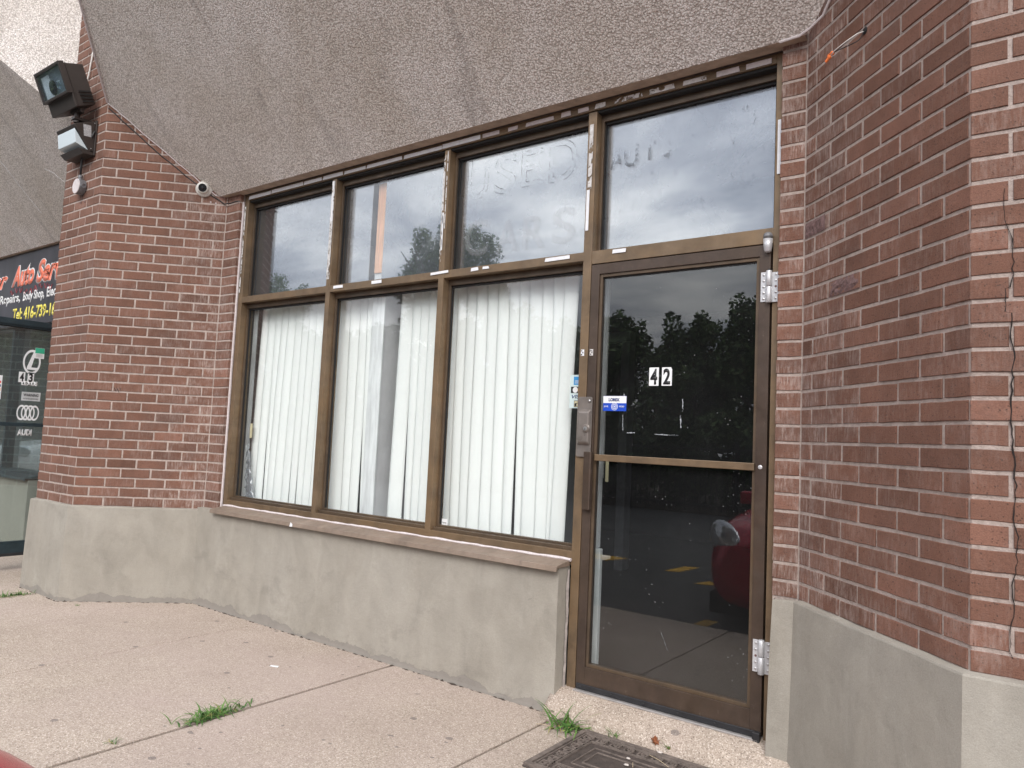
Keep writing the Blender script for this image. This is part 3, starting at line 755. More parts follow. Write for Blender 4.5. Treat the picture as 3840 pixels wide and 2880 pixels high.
strip(1.074, 1.103, 2.26, 2.975, y=-.004, m=M['peel'], name='peeling_strip'); strip(1.080, 1.096, 2.68, 2.89, y=-.0055, name='peeling_strip')
strip(1.080, 1.096, 2.915, 2.975, y=-.0055, name='peeling_strip')
strip(2.152, 2.166, 2.27, 2.96, y=-.004, m=M['peel'], name='peeling_strip'); strip(2.178, 2.186, 2.48, 2.98, y=-.004, m=M['peel'], name='peeling_strip')
strip(3.218, 3.242, 2.56, 2.92, y=-.005, m=M['peel'], name='peeling_strip')
x = .05
while x < 4.2:
    L_ = rnd.uniform(.12, .42) if x < 2.2 else rnd.uniform(.05, .22)
    x1 = min(4.2, x+L_)
    strip(x, x1, 3.004+rnd.uniform(-.002, .002), 3.030+rnd.uniform(-.004, .003), y=-.003, m=M['tape'] if x < 2.2 else (M['caulk'] if rnd.random() < .55 or x < 2.2 else M['peel']), name='head_trim')
    x = x1+rnd.uniform(.004, .015) if x < 2.2 else x1+rnd.uniform(.01, .07)
b = MB(); b.box(-.008, 4.26, -.012, .09, 3.0445, 3.0465); obj('head_flashing', b, M['insulation'], WIN)
b = MB()
pts = [(-.012+rnd.uniform(-.002, .002), -.006, .53+k*.06) for k in range(42)]
b.tube(pts, .010, 6); obj('caulk_bead', b, M['caulk'], WIN)
strip(.006, .020, 2.25, 2.95, y=-.003, m=M['peel'], name='peeling_strip')
# sill
t = WIN
b = MB()
sp = [(-.004, .570), (-.130, .548), (-.134, .520), (-.124, .520), (-.122, .536), (-.004, .538)]
b.prism([(.035, y, z) for y, z in sp], (3.165, 0, 0)); obj('sill', b, M['sill'], WIN, bevel=.002)
b = MB(); b.tube([(.02+3.19*k/60, -.010+rnd.uniform(-.002, .002), .572+rnd.uniform(-.002, .002)) for k in range(61)], [rnd.uniform(.006, .011) for k in range(61)], 6)
obj('caulk_bead', b, M['caulk'], WIN)
b = MB(); b.prism([(1.02, -.136, .520), (1.05, -.136, .521), (1.052, -.136, .540), (1.03, -.136, .549)], (0, -.001, 0)); obj('paper_scrap', b, M['tape'], WIN)
b = MB(); b.tube([(3.199, -.012+rnd.uniform(-.004, .004), -.08+k*.03) for k in range(21)], [rnd.uniform(.005, .009) for k in range(21)], 6); obj('caulk_bead', b, simple('dirty_caulk', (.33, .29, .27), .85, 0, .3, 30), WIN)
# decals on the lower panes
def decal(parent, name, x0, x1, z0, z1, y, m, th=.0005):
    mb = MB(); mb.box(x0, x1, y-th, y, z0, z1); return obj(name, mb, m, parent)
y = .0785
c = decal(WIN, 'card_sticker', 3.105, 3.206, 1.372, 1.555, y, M['stpale'], .0004)
decal(c, 'blue_square', 3.128, 3.200, 1.50, 1.545, y-.0006, M['stcyan'])
for q in range(4): decal(c, 'print_line', 3.135, 3.198, 1.523-q*.005, 1.5245-q*.005, y-.0013, M['stwhite'])
decal(c, 'dark_square', 3.112, 3.202, 1.455, 1.490, y-.0006, M['stblack'])
b = MB(); b.lathe((3.140, y-.0012, 1.4725), (0, -1, 0), [(.0165, 0), (.0165, .0004)], 24); obj('disc', b, M['stwhite'], c)
b = MB(); b.lathe((3.172, y-.0013, 1.4725), (0, -1, 0), [(.0165, 0), (.0165, .0004)], 24); obj('disc', b, M['styellow'], c)
obj('lettering', text_bm('VISA', .075, .020, FRONT(3.118, 1.425, y-.0006), bold=.02, shear=.25), M['stnavy'], c)
decal(c, 'pale_square', 3.135, 3.178, 1.378, 1.414, y-.0006, M['stblack']); decal(c, 'inner_square', 3.138, 3.175, 1.381, 1.411, y-.0013, M['cream'])
decal(c, 'card_mark', 3.140, 3.152, 1.383, 1.398, y-.002, M['stblack']); decal(c, 'card_mark', 3.146, 3.174, 1.398, 1.401, y-.002, M['stblack'])
c = decal(WIN, 'small_sticker', 2.218, 2.262, .618, .682, y, M['stwhite'])
b = text_bm('Security', .034, .012, FRONT(2.222, .652, y-.0006), shear=.2); obj('lettering', b, M['stblack'], c)

# ------------------------------------------------------------------ glass door
DX0, DX1, DZ0, DZ1 = 3.263, 4.213, -.062, 2.136
def door_leaf(t, P, metal, stopm, glassm, w, DZ1=DZ1):
    """P(u, d, z): u along the door from the lock side, d depth behind the face"""
    def bx(u0, u1, d0, d1, z0, z1, nm, m, bv=.0015):
        mb = MB(); v = [P(u0, d0, z0), P(u1, d0, z0), P(u1, d1, z0), P(u0, d1, z0), P(u0, d0, z1), P(u1, d0, z1), P(u1, d1, z1), P(u0, d1, z1)]
        mb.hexa(v); bmesh.ops.recalc_face_normals(mb.bm, faces=mb.bm.faces[:]); return obj(nm, mb, m, t, bevel=bv)
    bx(0, .050, 0, .045, DZ0, DZ1, 'stile', metal); bx(w-.050, w, 0, .045, DZ0, DZ1, 'stile', metal)
    bx(.050, w-.050, 0, .045, DZ1-.053, DZ1, 'top_rail', metal)
    bx(.050, w-.050, 0, .045, DZ0, .045, 'bottom_rail', metal)
    bx(.050, .066, .008, .04, .045, DZ1-.053, 'glass_stop', stopm); bx(w-.066, w-.050, .008, .04, .045, DZ1-.053, 'glass_stop', stopm)
    bx(.066, w-.066, .008, .04, DZ1-.07, DZ1-.053, 'glass_stop', stopm); bx(.066, w-.066, .006, .04, .045, .062, 'glass_stop', stopm)
    bx(.060, w-.060, .020, .026, .050, DZ1-.062, 'glass_panel', glassm, 0)
    bx(.069, .0715, .0165, .020, .062, DZ1-.07, 'gasket', M['black'], 0)
    bx(.066, w-.066, .0165, .020, DZ1-.078, DZ1-.07, 'gasket', M['black'], 0)
    bx(.066, w-.052, -.012, .000, 1.096, 1.130, 'push_bar', M['frame'] if metal == M['door'] else metal, .003)
    bx(.006, w-.004, -.008, -.0005, DZ0-.006, DZ0+.022, 'door_sweep', M['rubber'], .003)
DOOR = thing('glass_door', 'bronze framed glass door marked 42 with silver hinges, closed', 'door', ((DX0+DX1)/2, 0, -.07))
PD = lambda u, d, z: (DX0+u, -.004+d, z)
door_leaf(DOOR, PD, M['door'], M['stop'], M['doorglass'], DX1-DX0)
for k in range(6):
    mb = MB(); mb.lathe((DX0+.03+k*.178, -.0125, DZ0+.007), (0, -1, 0), [(.0065, 0), (.0065, .001), (.005, .0025), (.001, .003)], 14); obj('rivet', mb, M['rubber'], DOOR, smooth=False)
mb = MB(); mb.lathe((4.186, -.004, 1.113), (0, -1, 0), [(.010, 0), (.0095, .003), (.006, .005), (.001, .0055)], 18); obj('rivet', mb, M['whitemetal'], DOOR)
# number plates
c = decal(DOOR, 'number_sticker', 3.612, 3.664, 1.487, 1.579, .0158, M['stwhite'])
obj('digit', text_bm('4', .038, .080, FRONT(3.619, 1.493, .0150), bold=.035), M['stblack'], c)
b = MB(); b.prism([(3.681, .0158, 1.487), (3.735, .0158, 1.487), (3.735, .0158, 1.568), (3.729, .0158, 1.579), (3.681, .0158, 1.579)], (0, -.0005, 0)); c = obj('number_sticker', b, M['stwhite'], DOOR)
obj('digit', text_bm('2', .038, .080, FRONT(3.689, 1.493, .0150), bold=.035), M['stblack'], c)
# security sticker
c = decal(DOOR, 'security_sticker', 3.353, 3.489, 1.357, 1.435, .0156, M['stblue'])
decal(c, 'white_band', 3.3535, 3.4885, 1.398, 1.4345, .0149, M['stwhite'])
obj('lettering', text_bm('LOREX', .064, .017, FRONT(3.386, 1.407, .0142), bold=.05), M['stnavy'], c)
obj('lettering', text_bm('24 HR', .026, .009, FRONT(3.358, 1.376, .0149), bold=.01), M['stwhite'], c)
obj('lettering', text_bm('VIDEO', .030, .009, FRONT(3.447, 1.376, .0149), bold=.01), M['stwhite'], c)
def ring(cx, cz, ro, ri, y, sy=1.0, n_=28, plane=None, th=.0005):
    pl = plane or FRONT(0, 0, y); bm = bmesh.new(); A = []
    for k in range(n_):
        a = 2*math.pi*k/n_
        A.append([bm.verts.new(pl(cx+r_*math.cos(a), cz+r_*sy*math.sin(a) if True else 0, d)) for r_, d in ((ro, 0), (ro, th), (ri, th), (ri, 0))])
    for k in range(n_):
        a, c_ = A[k], A[(k+1) % n_]
        for j in range(4): bm.faces.new([a[j], c_[j], c_[(j+1) % 4], a[(j+1) % 4]])
    bmesh.ops.recalc_face_normals(bm, faces=bm.faces[:]); return bm
obj('emblem_ring', ring(3.4205, 1.380, .019, .0165, .0149), M['stwhite'], c); obj('emblem_ring', ring(3.4205, 1.380, .012, .009, .0149), M['stwhite'], c)
b = MB(); b.lathe((3.4205, .0149, 1.380), (0, -1, 0), [(.004, 0), (.004, .0005)], 12); obj('emblem_dot', b, M['stwhite'], c)
# glue marks of a vanished notice
mb = MB(); r = random.Random(4)
def smear(x0, z0, x1, z1, w_, n_=10):
    P_ = [(x0+(x1-x0)*k/n_+r.uniform(-.001, .001), .0156, z0+(z1-z0)*k/n_+r.uniform(-.001, .001)) for k in range(n_+1)]
    ws = [w_*r.uniform(.3, 1.0) for _ in P_]
    for a, c_, wa, wb in zip(P_, P_[1:], ws, ws[1:]):
        dx = .7 if abs(x1-x0) < abs(z1-z0) else 0; dz = .7-dx
        mb.prism([(a[0]-dx*wa, a[1], a[2]-dz*wa), (a[0]+dx*wa, a[1], a[2]+dz*wa), (c_[0]+dx*wb, c_[1], c_[2]+dz*wb), (c_[0]-dx*wb, c_[1], c_[2]-dz*wb)], (0, -.0003, 0))
smear(3.474, 1.448, 3.474, 1.36, .004); smear(3.470, 1.34, 3.474, 1.256, .003); smear(3.497, 1.247, 3.542, 1.248, .006); smear(3.638, 1.245, 3.777, 1.243, .004)
smear(3.795, 1.42, 3.797, 1.36, .004); smear(3.787, 1.34, 3.790, 1.279, .006)
smear(3.53, 1.40, 3.60, 1.24, .0009, 14); smear(3.72, .29, 3.76, .20, .0014, 8)
obj('glue_marks', mb, residue_mat('glue_white', (.42, .45, .48), .44, .75), DOOR)
# lock plate, cylinder, pull
LG = thing('lock_guard', 'worn steel lock guard plate with key cylinder, bolted over the door edge', 'lock plate', (3.26, -.02, 1.27))
def rounded_plate(x0, x1, z0, z1, y0, y1, rad=.012):
    pts = []
    for cx, cz, a0 in ((x1-rad, z1-rad, 0), (x0+rad, z1-rad, 90), (x0+rad, z0+rad, 180), (x1-rad, z0+rad, 270)):
        for k in range(5): a = math.radians(a0+k*22.5); pts.append((cx+rad*math.cos(a), y1, cz+rad*math.sin(a)))
    mb = MB(); mb.prism(pts, (0, y0-y1, 0)); return mb
obj('plate', rounded_plate(3.214, 3.304, 1.112, 1.428, -.014, -.0085), M['plate'], LG, bevel=.0015)
b = MB()
x0, x1, z0, z1 = 3.222, 3.302, 1.172, 1.365
b.hexa([(x0, -.0138, z0), (x1, -.0138, z0), (x1, -.0138, z1), (x0, -.0138, z1), (x0+.010, -.034, z0+.018), (x1-.008, -.034, z0+.018), (x1-.008, -.034, z1-.018), (x0+.010, -.034, z1-.018)])
bmesh.ops.recalc_face_normals(b.bm, faces=b.bm.faces[:]); obj('raised_cover', b, M['plate'], LG, bevel=.006, seg=3)
b = MB(); b.lathe((3.285, -.033, 1.262), (0, -1, 0), [(.021, 0), (.0215, .004), (.019, .006), (.018, .010), (.0165, .0115), (.012, .012), (.0005, .012)], 28)
cyl = obj('key_cylinder', b, M['plate'], LG, smooth=False)
b = MB(); b.lathe((3.285, -.0452, 1.260), (0, -1, 0), [(.0105, 0), (.010, .0015), (.0005, .0018)], 24); obj('plug_face', b, M['steel'], cyl)
b = MB(); b.box(3.2838, 3.2862, -.0478, -.0474+.001, 1.252, 1.266); obj('keyhole', b, M['black'], cyl)
b = MB(); b.lathe((3.289, -.0139, 1.407), (0, -1, 0), [(.0085, 0), (.008, .004), (.005, .0075), (.0005, .0085)], 18); obj('bolt', b, M['steel'], LG, smooth=True)
b = MB(); b.prism([(3.276, -.0085, .842), (3.276, -.034, .842), (3.315, -.037, .842), (3.321, -.034, .842), (3.321, -.0085, .842)], (0, 0, .298)); obj('door_pull', b, M['door'], DOOR, bevel=.0015)
# hinges
def hinge(z0, z1, label, tip):
    t = thing('hinge', label, 'hinge', (4.212, -.012, z0), 'silver door hinges')
    kx = 4.2115
    mb = MB(); mb.box(kx-.040, kx-.011, -.0085, -.0042, z0, z1); obj('leaf_plate', mb, M['whitemetal'], t, bevel=.001)
    mb = MB(); mb.box(kx+.011, kx+.046, -.0085, -.0042, z0-.003, z1-.003); obj('leaf_plate', mb, M['whitemetal'], t, bevel=.001)
    zm = (z0+z1)/2
    for a, c_ in ((z0-.006, zm-.001), (zm+.001, z1+.004)):
        mb = MB(); mb.lathe((kx, -.016, a), (0, 0, 1), [(.0115, 0), (.0135, .002), (.0135, c_-a-.002), (.0115, c_-a)], 24); o = obj('knuckle', mb, M['whitemetal'], t)
        for p_ in o.data.polygons: p_.use_smooth = abs(p_.normal.z) < .5
    if tip: mb = MB(); mb.cyl((kx, -.016, z1+.004), (kx, -.016, z1+.012), .005, 12); obj('pin', mb, M['rubber'], t)
    for k in range(5):
        for xx in (kx-.0265, kx+.0285):
            missing = (k == 2 and xx > kx and tip) or (k == 2 and xx < kx and not tip)
            zz_ = z0+.014+(z1-z0-.028)*k/4
            mb = MB(); mb.lathe((xx, -.0085, zz_), (0, -1, 0), [(.0055, 0), (.0052, .0008 if missing else .002), (.003, .001 if missing else .003), (.0003, .001 if missing else .0032)], 14)
            obj('screw' if not missing else 'screw_hole', mb, M['spall'] if missing else M['steel'], t, smooth=False)
hinge(1.868, 2.006, 'upper silver door hinge with screws, on the right door stile', True)
hinge(.213, .352, 'lower silver door hinge with screws, on the right door stile', False)
CP = thing('door_pivot_cap', 'rounded silver pivot cap at the top right corner of the door', 'pivot cap', (4.205, -.015, 2.13))
b = MB(); b.lathe((4.2045, -.020, 2.095), (0, 0, 1), [(.012, 0), (.016, .004), (.0195, .03), (.0215, .062)], 28); obj('cap_body', b, M['whitemetal'], CP, smooth=True)
b = MB(); b.lathe((4.2045, -.020, 2.160), (0, 0, 1), [(.0215, 0), (.0215, .012), (.018, .022), (.010, .027), (.0005, .028)], 28); obj('cap_top', b, simple('scuffed_grey', (.20, .20, .21), .5, .3, .3, 90), CP, smooth=True)
b = MB(); b.box(4.183, 4.216, -.030, -.006, -.085, -.040); obj('bottom_pivot', b, M['rubber'], DOOR, bevel=.004)
# screw-hole patches left on frame and door stile
for x0, nm in ((3.216, 'hole_patch'), (3.272, 'hole_patch')):
    c = decal(DOOR if x0 > 3.26 else WIN, nm, x0, x0+.020, 1.648, 1.682, -.0045 if x0 > 3.26 else -.0025, M['peel'] if x0 > 3.26 else M['tape'])
    for k in range(3):
        mb = MB(); mb.lathe((x0+.006+(k % 2)*.007, -.0052, 1.655+k*.010), (0, -1, 0), [(.0035, 0), (.0035, .0004)], 10); obj('screw_hole', mb, M['black'], c)

# ------------------------------------------------------------------ door step
b = bmesh.new(); cols = []
n = 40
for i in range(n+1):
    x = 3.17+(4.45-3.17)*i/n; j = lambda a: rnd.uniform(-a, a)
    cols.append([b.verts.new(q) for q in ((x, .12, -.072), (x, -.008, -.074), (x, -.040+j(.004), -.082+j(.002)), (x, -.095+j(.006), -.104+j(.006)), (x, -.150+j(.008), -.140+j(.006)), (x, -.172+j(.006), -.175+j(.005)), (x, -.178+j(.006), GZ-.02))])
for a, c_ in zip(cols, cols[1:]):
    for j in range(6): b.faces.new([a[j], c_[j], c_[j+1], a[j+1]])
v = [b.verts.new((3.17, .12, GZ-.02))]; b.faces.new(cols[0]+v)
bmesh.ops.recalc_face_normals(b, faces=b.faces[:])
STEP = tag(obj('door_step', b, M['walk'], origin=(3.8, -.1, GZ), smooth=True), 'worn sloping concrete step under the glass door', 'door step')
b = MB(); b.box(3.262, 4.21, -.030, .05, -.0785, -.0700); obj('threshold', b, simple('alu_threshold', (.45, .43, .42), .45, .5, .15, 20), STEP, bevel=.002)

# ------------------------------------------------------------------ inside the shop
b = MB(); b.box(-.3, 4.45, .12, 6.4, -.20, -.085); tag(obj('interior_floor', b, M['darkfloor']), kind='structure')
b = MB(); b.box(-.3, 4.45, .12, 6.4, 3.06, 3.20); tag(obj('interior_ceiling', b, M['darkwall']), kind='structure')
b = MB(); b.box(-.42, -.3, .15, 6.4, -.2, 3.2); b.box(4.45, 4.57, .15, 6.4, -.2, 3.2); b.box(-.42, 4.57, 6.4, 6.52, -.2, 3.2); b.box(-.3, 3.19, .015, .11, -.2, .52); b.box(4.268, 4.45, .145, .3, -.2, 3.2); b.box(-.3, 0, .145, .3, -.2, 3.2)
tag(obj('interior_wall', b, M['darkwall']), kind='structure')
b = MB(); b.box(.02, 3.24, .115, .36, .545, .560); b.box(.02, 3.24, .12, .16, -.08, .545)
tag(obj('inner_ledge', b, M['white'], origin=(1.6, .2, 0)), 'white ledge inside the windows under the blinds', 'window ledge')
PT = thing('partition_wall', 'pale partition post standing behind the second window from the left', 'partition', (1.49, .13, -.08))
b = MB(); b.box(1.425, 1.545, .130, .142, .56, 3.05); obj('end_board', b, M['bluewhite'], PT, bevel=.002)
b = MB(); b.box(1.434, 1.536, .1425, 3.2, -.08, 3.05); obj('partition_panel', b, M['white'], PT)
b = MB(); b.box(1.432, 1.508, .118, .1295, 2.295, 2.93); obj('raw_board', b, M['wood'], PT, bevel=.002)
b = MB(); b.box(3.250, 3.290, .125, .150, .632, 3.03); tag(obj('inner_post', b, M['white'], origin=(3.28, .2, .6)), 'white inner post just behind the left edge of the door glass', 'post')
b = MB(); b.box(3.262, 3.308, .12, .150, -.085, .628); tag(obj('half_wall', b, M['bluewhite'], origin=(3.29, .2, -.08), bevel=.004), 'pale blue half wall end behind the door glass, below the white post', 'half wall')
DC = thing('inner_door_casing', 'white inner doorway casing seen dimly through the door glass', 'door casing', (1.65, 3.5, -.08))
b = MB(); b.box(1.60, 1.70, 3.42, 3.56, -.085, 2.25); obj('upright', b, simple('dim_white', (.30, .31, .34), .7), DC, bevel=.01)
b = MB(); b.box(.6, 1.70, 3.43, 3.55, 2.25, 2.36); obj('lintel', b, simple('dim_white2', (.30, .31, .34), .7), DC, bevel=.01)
# blinds
def blind_set(label, slats, ztop, zbot, y, seed, parent_loc, gaps={}):
    r = random.Random(seed)
    t = thing('vertical_blind', label, 'vertical blind', parent_loc, 'vertical blinds behind the windows')
    xs_ = [s[0] for s in slats]
    mb = MB(); mb.box(min(xs_)-.02, max(s[0]+s[1] for s in slats)+.02, y-.02, y+.02, ztop-.002, ztop+.035); obj('head_rail', mb, M['blindedge'], t, bevel=.002)
    for i, (xt, w_, xb, wb) in enumerate(slats):
        # curved slat: thin bowed strip, top and bottom placed separately
        xb += r.uniform(-.007, .007)
        if i in gaps: xb += gaps[i]; wb -= gaps[i]*.9
        ang = r.uniform(.04, .34); bow = r.uniform(.006, .011); n_ = 6; rows_ = 7; bm = bmesh.new(); G = []
        zb = zbot+r.uniform(-.006, .006)
        wv = r.uniform(-.004, .004)
        for j in range(rows_+1):
            f = j/rows_; xx = xt+(xb-xt)*f; ww = w_*1.06+(wb*1.045-w_*1.06)*f; z_ = ztop+(zb-ztop)*f; row_ = []
            for k in range(n_+1):
                g = k/n_; d = -bow*(1-(2*g-1)**2) + (g-.5)*math.sin(ang)*ww + wv*math.sin(f*3.1)
                row_.append((xx+g*ww*math.cos(ang), y+d, z_))
            G.append(row_)
        F_ = [[bm.verts.new(p_) for p_ in row_] for row_ in G]; B_ = [[bm.verts.new((p_[0], p_[1]+.0012, p_[2])) for p_ in row_] for row_ in G]
        for j in range(rows_):
            for k in range(n_):
                bm.faces.new([F_[j][k], F_[j+1][k], F_[j+1][k+1], F_[j][k+1]]); bm.faces.new([B_[j][k], B_[j][k+1], B_[j+1][k+1], B_[j+1][k]])
        for j in range(rows_):
            bm.faces.new([F_[j][0], B_[j][0], B_[j+1][0], F_[j+1][0]]); bm.faces.new([F_[j][n_], F_[j+1][n_], B_[j+1][n_], B_[j][n_]])
        bmesh.ops.recalc_face_normals(bm, faces=bm.faces[:])
        obj('slat', bm, M['blind'], t, smooth=True)
def mk(top, bot):
    o = []
    for (a, c_), (p_, q_) in zip(zip(top, top[1:]), zip(bot, bot[1:])): o.append((a, c_-a, p_, q_-p_))
    return o
YB_ = .185
t1 = [.170, .215, .295, .380, .465, .555, .643, .730, .808, .890, .975, 1.06]
b1 = [.165, .205, .300, .375, .460, .548, .640, .722, .808, .890, .975, 1.06]
t1 = [.09, .175]+t1[2:]; b1 = [.075, .165]+b1[2:]
t1 = [.095, .180, .262, .345, .43, .515, .60, .69, .775, .86, .945, 1.03]; b1 = [.045, .122, .215, .286, .38, .471, .553, .635, .727, .815, .90, .985]
blind_set('closed white vertical blind filling the leftmost lower window', mk(t1, b1), 2.165, .600, YB_, 1, (.55, YB_, 2.2), {1: .022, 2: .03, 6: .022, 7: .034})
t2 = [1.03, 1.145, 1.244, 1.327, 1.42]; b2 = [1.028, 1.149, 1.240, 1.323, 1.40]
blind_set('narrow white vertical blind left of the partition post in the second window', mk(t2, b2), 2.160, .605, YB_, 2, (1.2, YB_, 2.2), {1: .018, 3: .036})
t3 = [1.664, 1.764, 1.844, 1.922, 2.01, 2.10]; b3 = [1.64, 1.752, 1.842, 1.92, 2.00, 2.09]
blind_set('narrow white vertical blind right of the partition post in the second window', mk(t3, b3), 2.155, .607, YB_, 3, (1.9, YB_, 2.2), {1: .042})
t4 = [2.10, 2.171, 2.242, 2.329, 2.415, 2.498, 2.578, 2.659, 2.733, 2.828, 2.903, 2.981, 3.065]; b4 = [2.116, 2.181, 2.260, 2.326, 2.428, 2.518, 2.600, 2.665, 2.741, 2.842, 2.92, 2.945, 3.035]
blind_set('widest white vertical blind, in the third lower window next to the door', mk(t4, b4), 2.160, .600, YB_, 4, (2.6, YB_, 2.2), {1: .014, 7: .034})
# chain on the right of the third window / by the door glass, and cord weight
CHN = thing('blind_chain', 'beaded blind chain hanging behind the left edge of the door glass', 'blind chain', (3.31, .11, 2.1))
b = MB()
for k in range(150):
    z_ = 2.08-k*.0072
    for dx in (0, .010):
        bmesh.ops.create_icosphere(b.bm, subdivisions=1, radius=.0024, matrix=Matrix.Translation((3.312+dx, .10, z_)))
obj('beads', b, M['blindedge'], CHN)
b = MB(); b.box(3.332, 3.350, .10, .108, .985, 1.10); obj('chain_weight', b, M['cream'], CHN, bevel=.003)
b = MB(); b.box(.098, .118, .125, .137, .80+.30, 1.215); tag(obj('cord_weight', b, M['cream'], origin=(.11, .13, 1.1), bevel=.003), 'cream blind cord weight hanging at the left edge of the leftmost window', 'cord weight')
# crumpled clear sheet in the left window corner
r = random.Random(9); bm = bmesh.new(); G = []
for j in range(19):
    f = j/18; w_ = .03+.11*f**1.3; G.append([bm.verts.new((.075+w_*k/6+r.uniform(-.006, .006), .125+r.uniform(-.012, .012), 1.06-.45*f)) for k in range(7)])
for j in range(18):
    for k in range(6): bm.faces.new([G[j][k], G[j+1][k], G[j+1][k+1], G[j][k+1]])
ps = obj('plastic_sheet', bm, glass_mat('clear_plastic', .22, (.75, .80, .84), .22, (.5, .55, .6), .15), origin=(.1, .12, .6), smooth=True)
sm = ps.modifiers.new('s', 'SOLIDIFY'); sm.thickness = .001
tag(ps, 'crumpled clear plastic sheet in the bottom left corner of the leftmost window', 'plastic sheet')
b = MB(); b.box(.055, .10, .12, .13, .60, 2.15); tag(obj('inner_jamb_board', b, simple('greyboard', (.30, .32, .33), .8, 0, .2, 6), origin=(.08, .12, .6)), 'grey board standing inside the left edge of the leftmost lower window', 'board')

# ------------------------------------------------------------------ lamps, camera, cables on the left pier
FL = thing('floodlight', 'large dark bronze floodlight tilted down, above the smaller wall lamp', 'floodlight', (-1.2, -.85, 3.64))
XR, XL = -1.00, -1.435
side = [(-1.045, 3.968), (-.895, 4.020), (-.772, 3.735), (-.915, 3.660)]          # (y,z) front top, back top, back bottom, front bottom
b = MB(); b.prism([(XR, y_, z_) for y_, z_ in side], (XL-XR, 0, 0)); obj('housing', b, M['bronzelamp'], FL, bevel=.006)
dF = Vector((0, .915-1.045, 3.660-3.968)).normalized()  # down the front (toward +y)
dF = Vector((0, side[3][0]-side[0][0], side[3][1]-side[0][1])).normalized(); nF = Vector((0, dF.z, -dF.y));
if nF.y > 0: nF = -nF
o0 = Vector((0, side[0][0], side[0][1]))
def flp(x_, s_, d_): v_ = o0+dF*s_+nF*d_; return (x_, v_.y, v_.z)
LF = .215
def fbar(x0_, x1_, s0, s1, d0, d1, m, nm, bv=.002):
    mb = MB(); mb.hexa([flp(x0_, s0, d0), flp(x1_, s0, d0), flp(x1_, s1, d0), flp(x0_, s1, d0), flp(x0_, s0, d1), flp(x1_, s0, d1), flp(x1_, s1, d1), flp(x0_, s1, d1)])
    bmesh.ops.recalc_face_normals(mb.bm, faces=mb.bm.faces[:]); return obj(nm, mb, m, FL, bevel=bv)
fbar(XL-.008, XR+.006, -.012, .008, -.01, .034, M['bronzelamp'], 'bezel'); fbar(XL-.008, XR+.006, LF-.008, LF+.012, -.01, .034, M['bronzelamp'], 'bezel')
fbar(XL-.008, XL+.012, .008, LF-.008, -.01, .034, M['bronzelamp'], 'bezel'); fbar(XR-.012, XR+.006, .008, LF-.008, -.01, .034, M['bronzelamp'], 'bezel')
fbar(XL+.012, XR-.012, .008, LF-.008, .024, .028, M['lens'], 'lamp_glass', 0)
fbar(XL+.012, XR-.012, .008, LF-.008, .001, .004, simple('lamp_inside', (.30, .33, .36), .35, .6, .5, 5), 'reflector', 0)
fbar(XL+.04, XL+.17, .03, LF-.01, .0045, .007, M['reflector'], 'reflector_shine', 0)  # white patch laid on the reflector as its painted shine
b = MB(); c0 = Vector(flp(-1.245, .135, .006)); b.lathe(c0, nF, [(.058, 0), (.056, .006), (.03, .009), (.001, .010)], 28); obj('reflector_hole', b, M['camblack'], FL)
b = MB(); b.lathe(Vector(flp(-1.135, .135, .004)), nF, [(.012, 0), (.030, .004), (.040, .010), (.030, .016), (.012, .018)], 24); obj('bulb', b, M['lens'], FL, smooth=True)
# louvres and seams on the side face
dS = (Vector((0, side[2][0], side[2][1]))-Vector((0, side[1][0], side[1][1]))).normalized()   # down the back edge
dB = (Vector((0, side[1][0], side[1][1]))-Vector((0, side[0][0], side[0][1]))).normalized()   # from front to back
q0 = Vector((0, side[0][0], side[0][1]))
def sdp(a_, s_, d_): v_ = q0+dB*a_+dS*s_; return (XR+d_, v_.y, v_.z)
for k in range(4):
    mb = MB(); s0 = .205+k*.026
    mb.hexa([sdp(.055+k*.003, s0, -.002), sdp(.150, s0, -.002), sdp(.150, s0+.014, -.002), sdp(.055+k*.003, s0+.014, -.002), sdp(.055+k*.003, s0, .0012), sdp(.150, s0, .0012), sdp(.150, s0+.014, .0012), sdp(.055+k*.003, s0+.014, .0012)])
    bmesh.ops.recalc_face_normals(mb.bm, faces=mb.bm.faces[:]); obj('louvre_slot', mb, M['black'], FL)
    mb = MB(); s0 += .014
    mb.hexa([sdp(.052+k*.003, s0, -.002), sdp(.156, s0, -.002), sdp(.156, s0+.010, -.002), sdp(.052+k*.003, s0+.010, -.002), sdp(.052+k*.003, s0, .010), sdp(.156, s0, .010), sdp(.156, s0+.004, .004), sdp(.052+k*.003, s0+.004, .004)])
    bmesh.ops.recalc_face_normals(mb.bm, faces=mb.bm.faces[:]); obj('louvre_fin', mb, M['bronzelamp'], FL)
mb = MB(); mb.hexa([sdp(.018, -.004, -.002), sdp(.024, -.004, -.002), sdp(.024, .325, -.002), sdp(.018, .325, -.002), sdp(.018, -.004, .004), sdp(.024, -.004, .004), sdp(.024, .325, .004), sdp(.018, .325, .004)])
bmesh.ops.recalc_face_normals(mb.bm, faces=mb.bm.faces[:]); obj('seam', mb, M['bronzelamp'], FL)
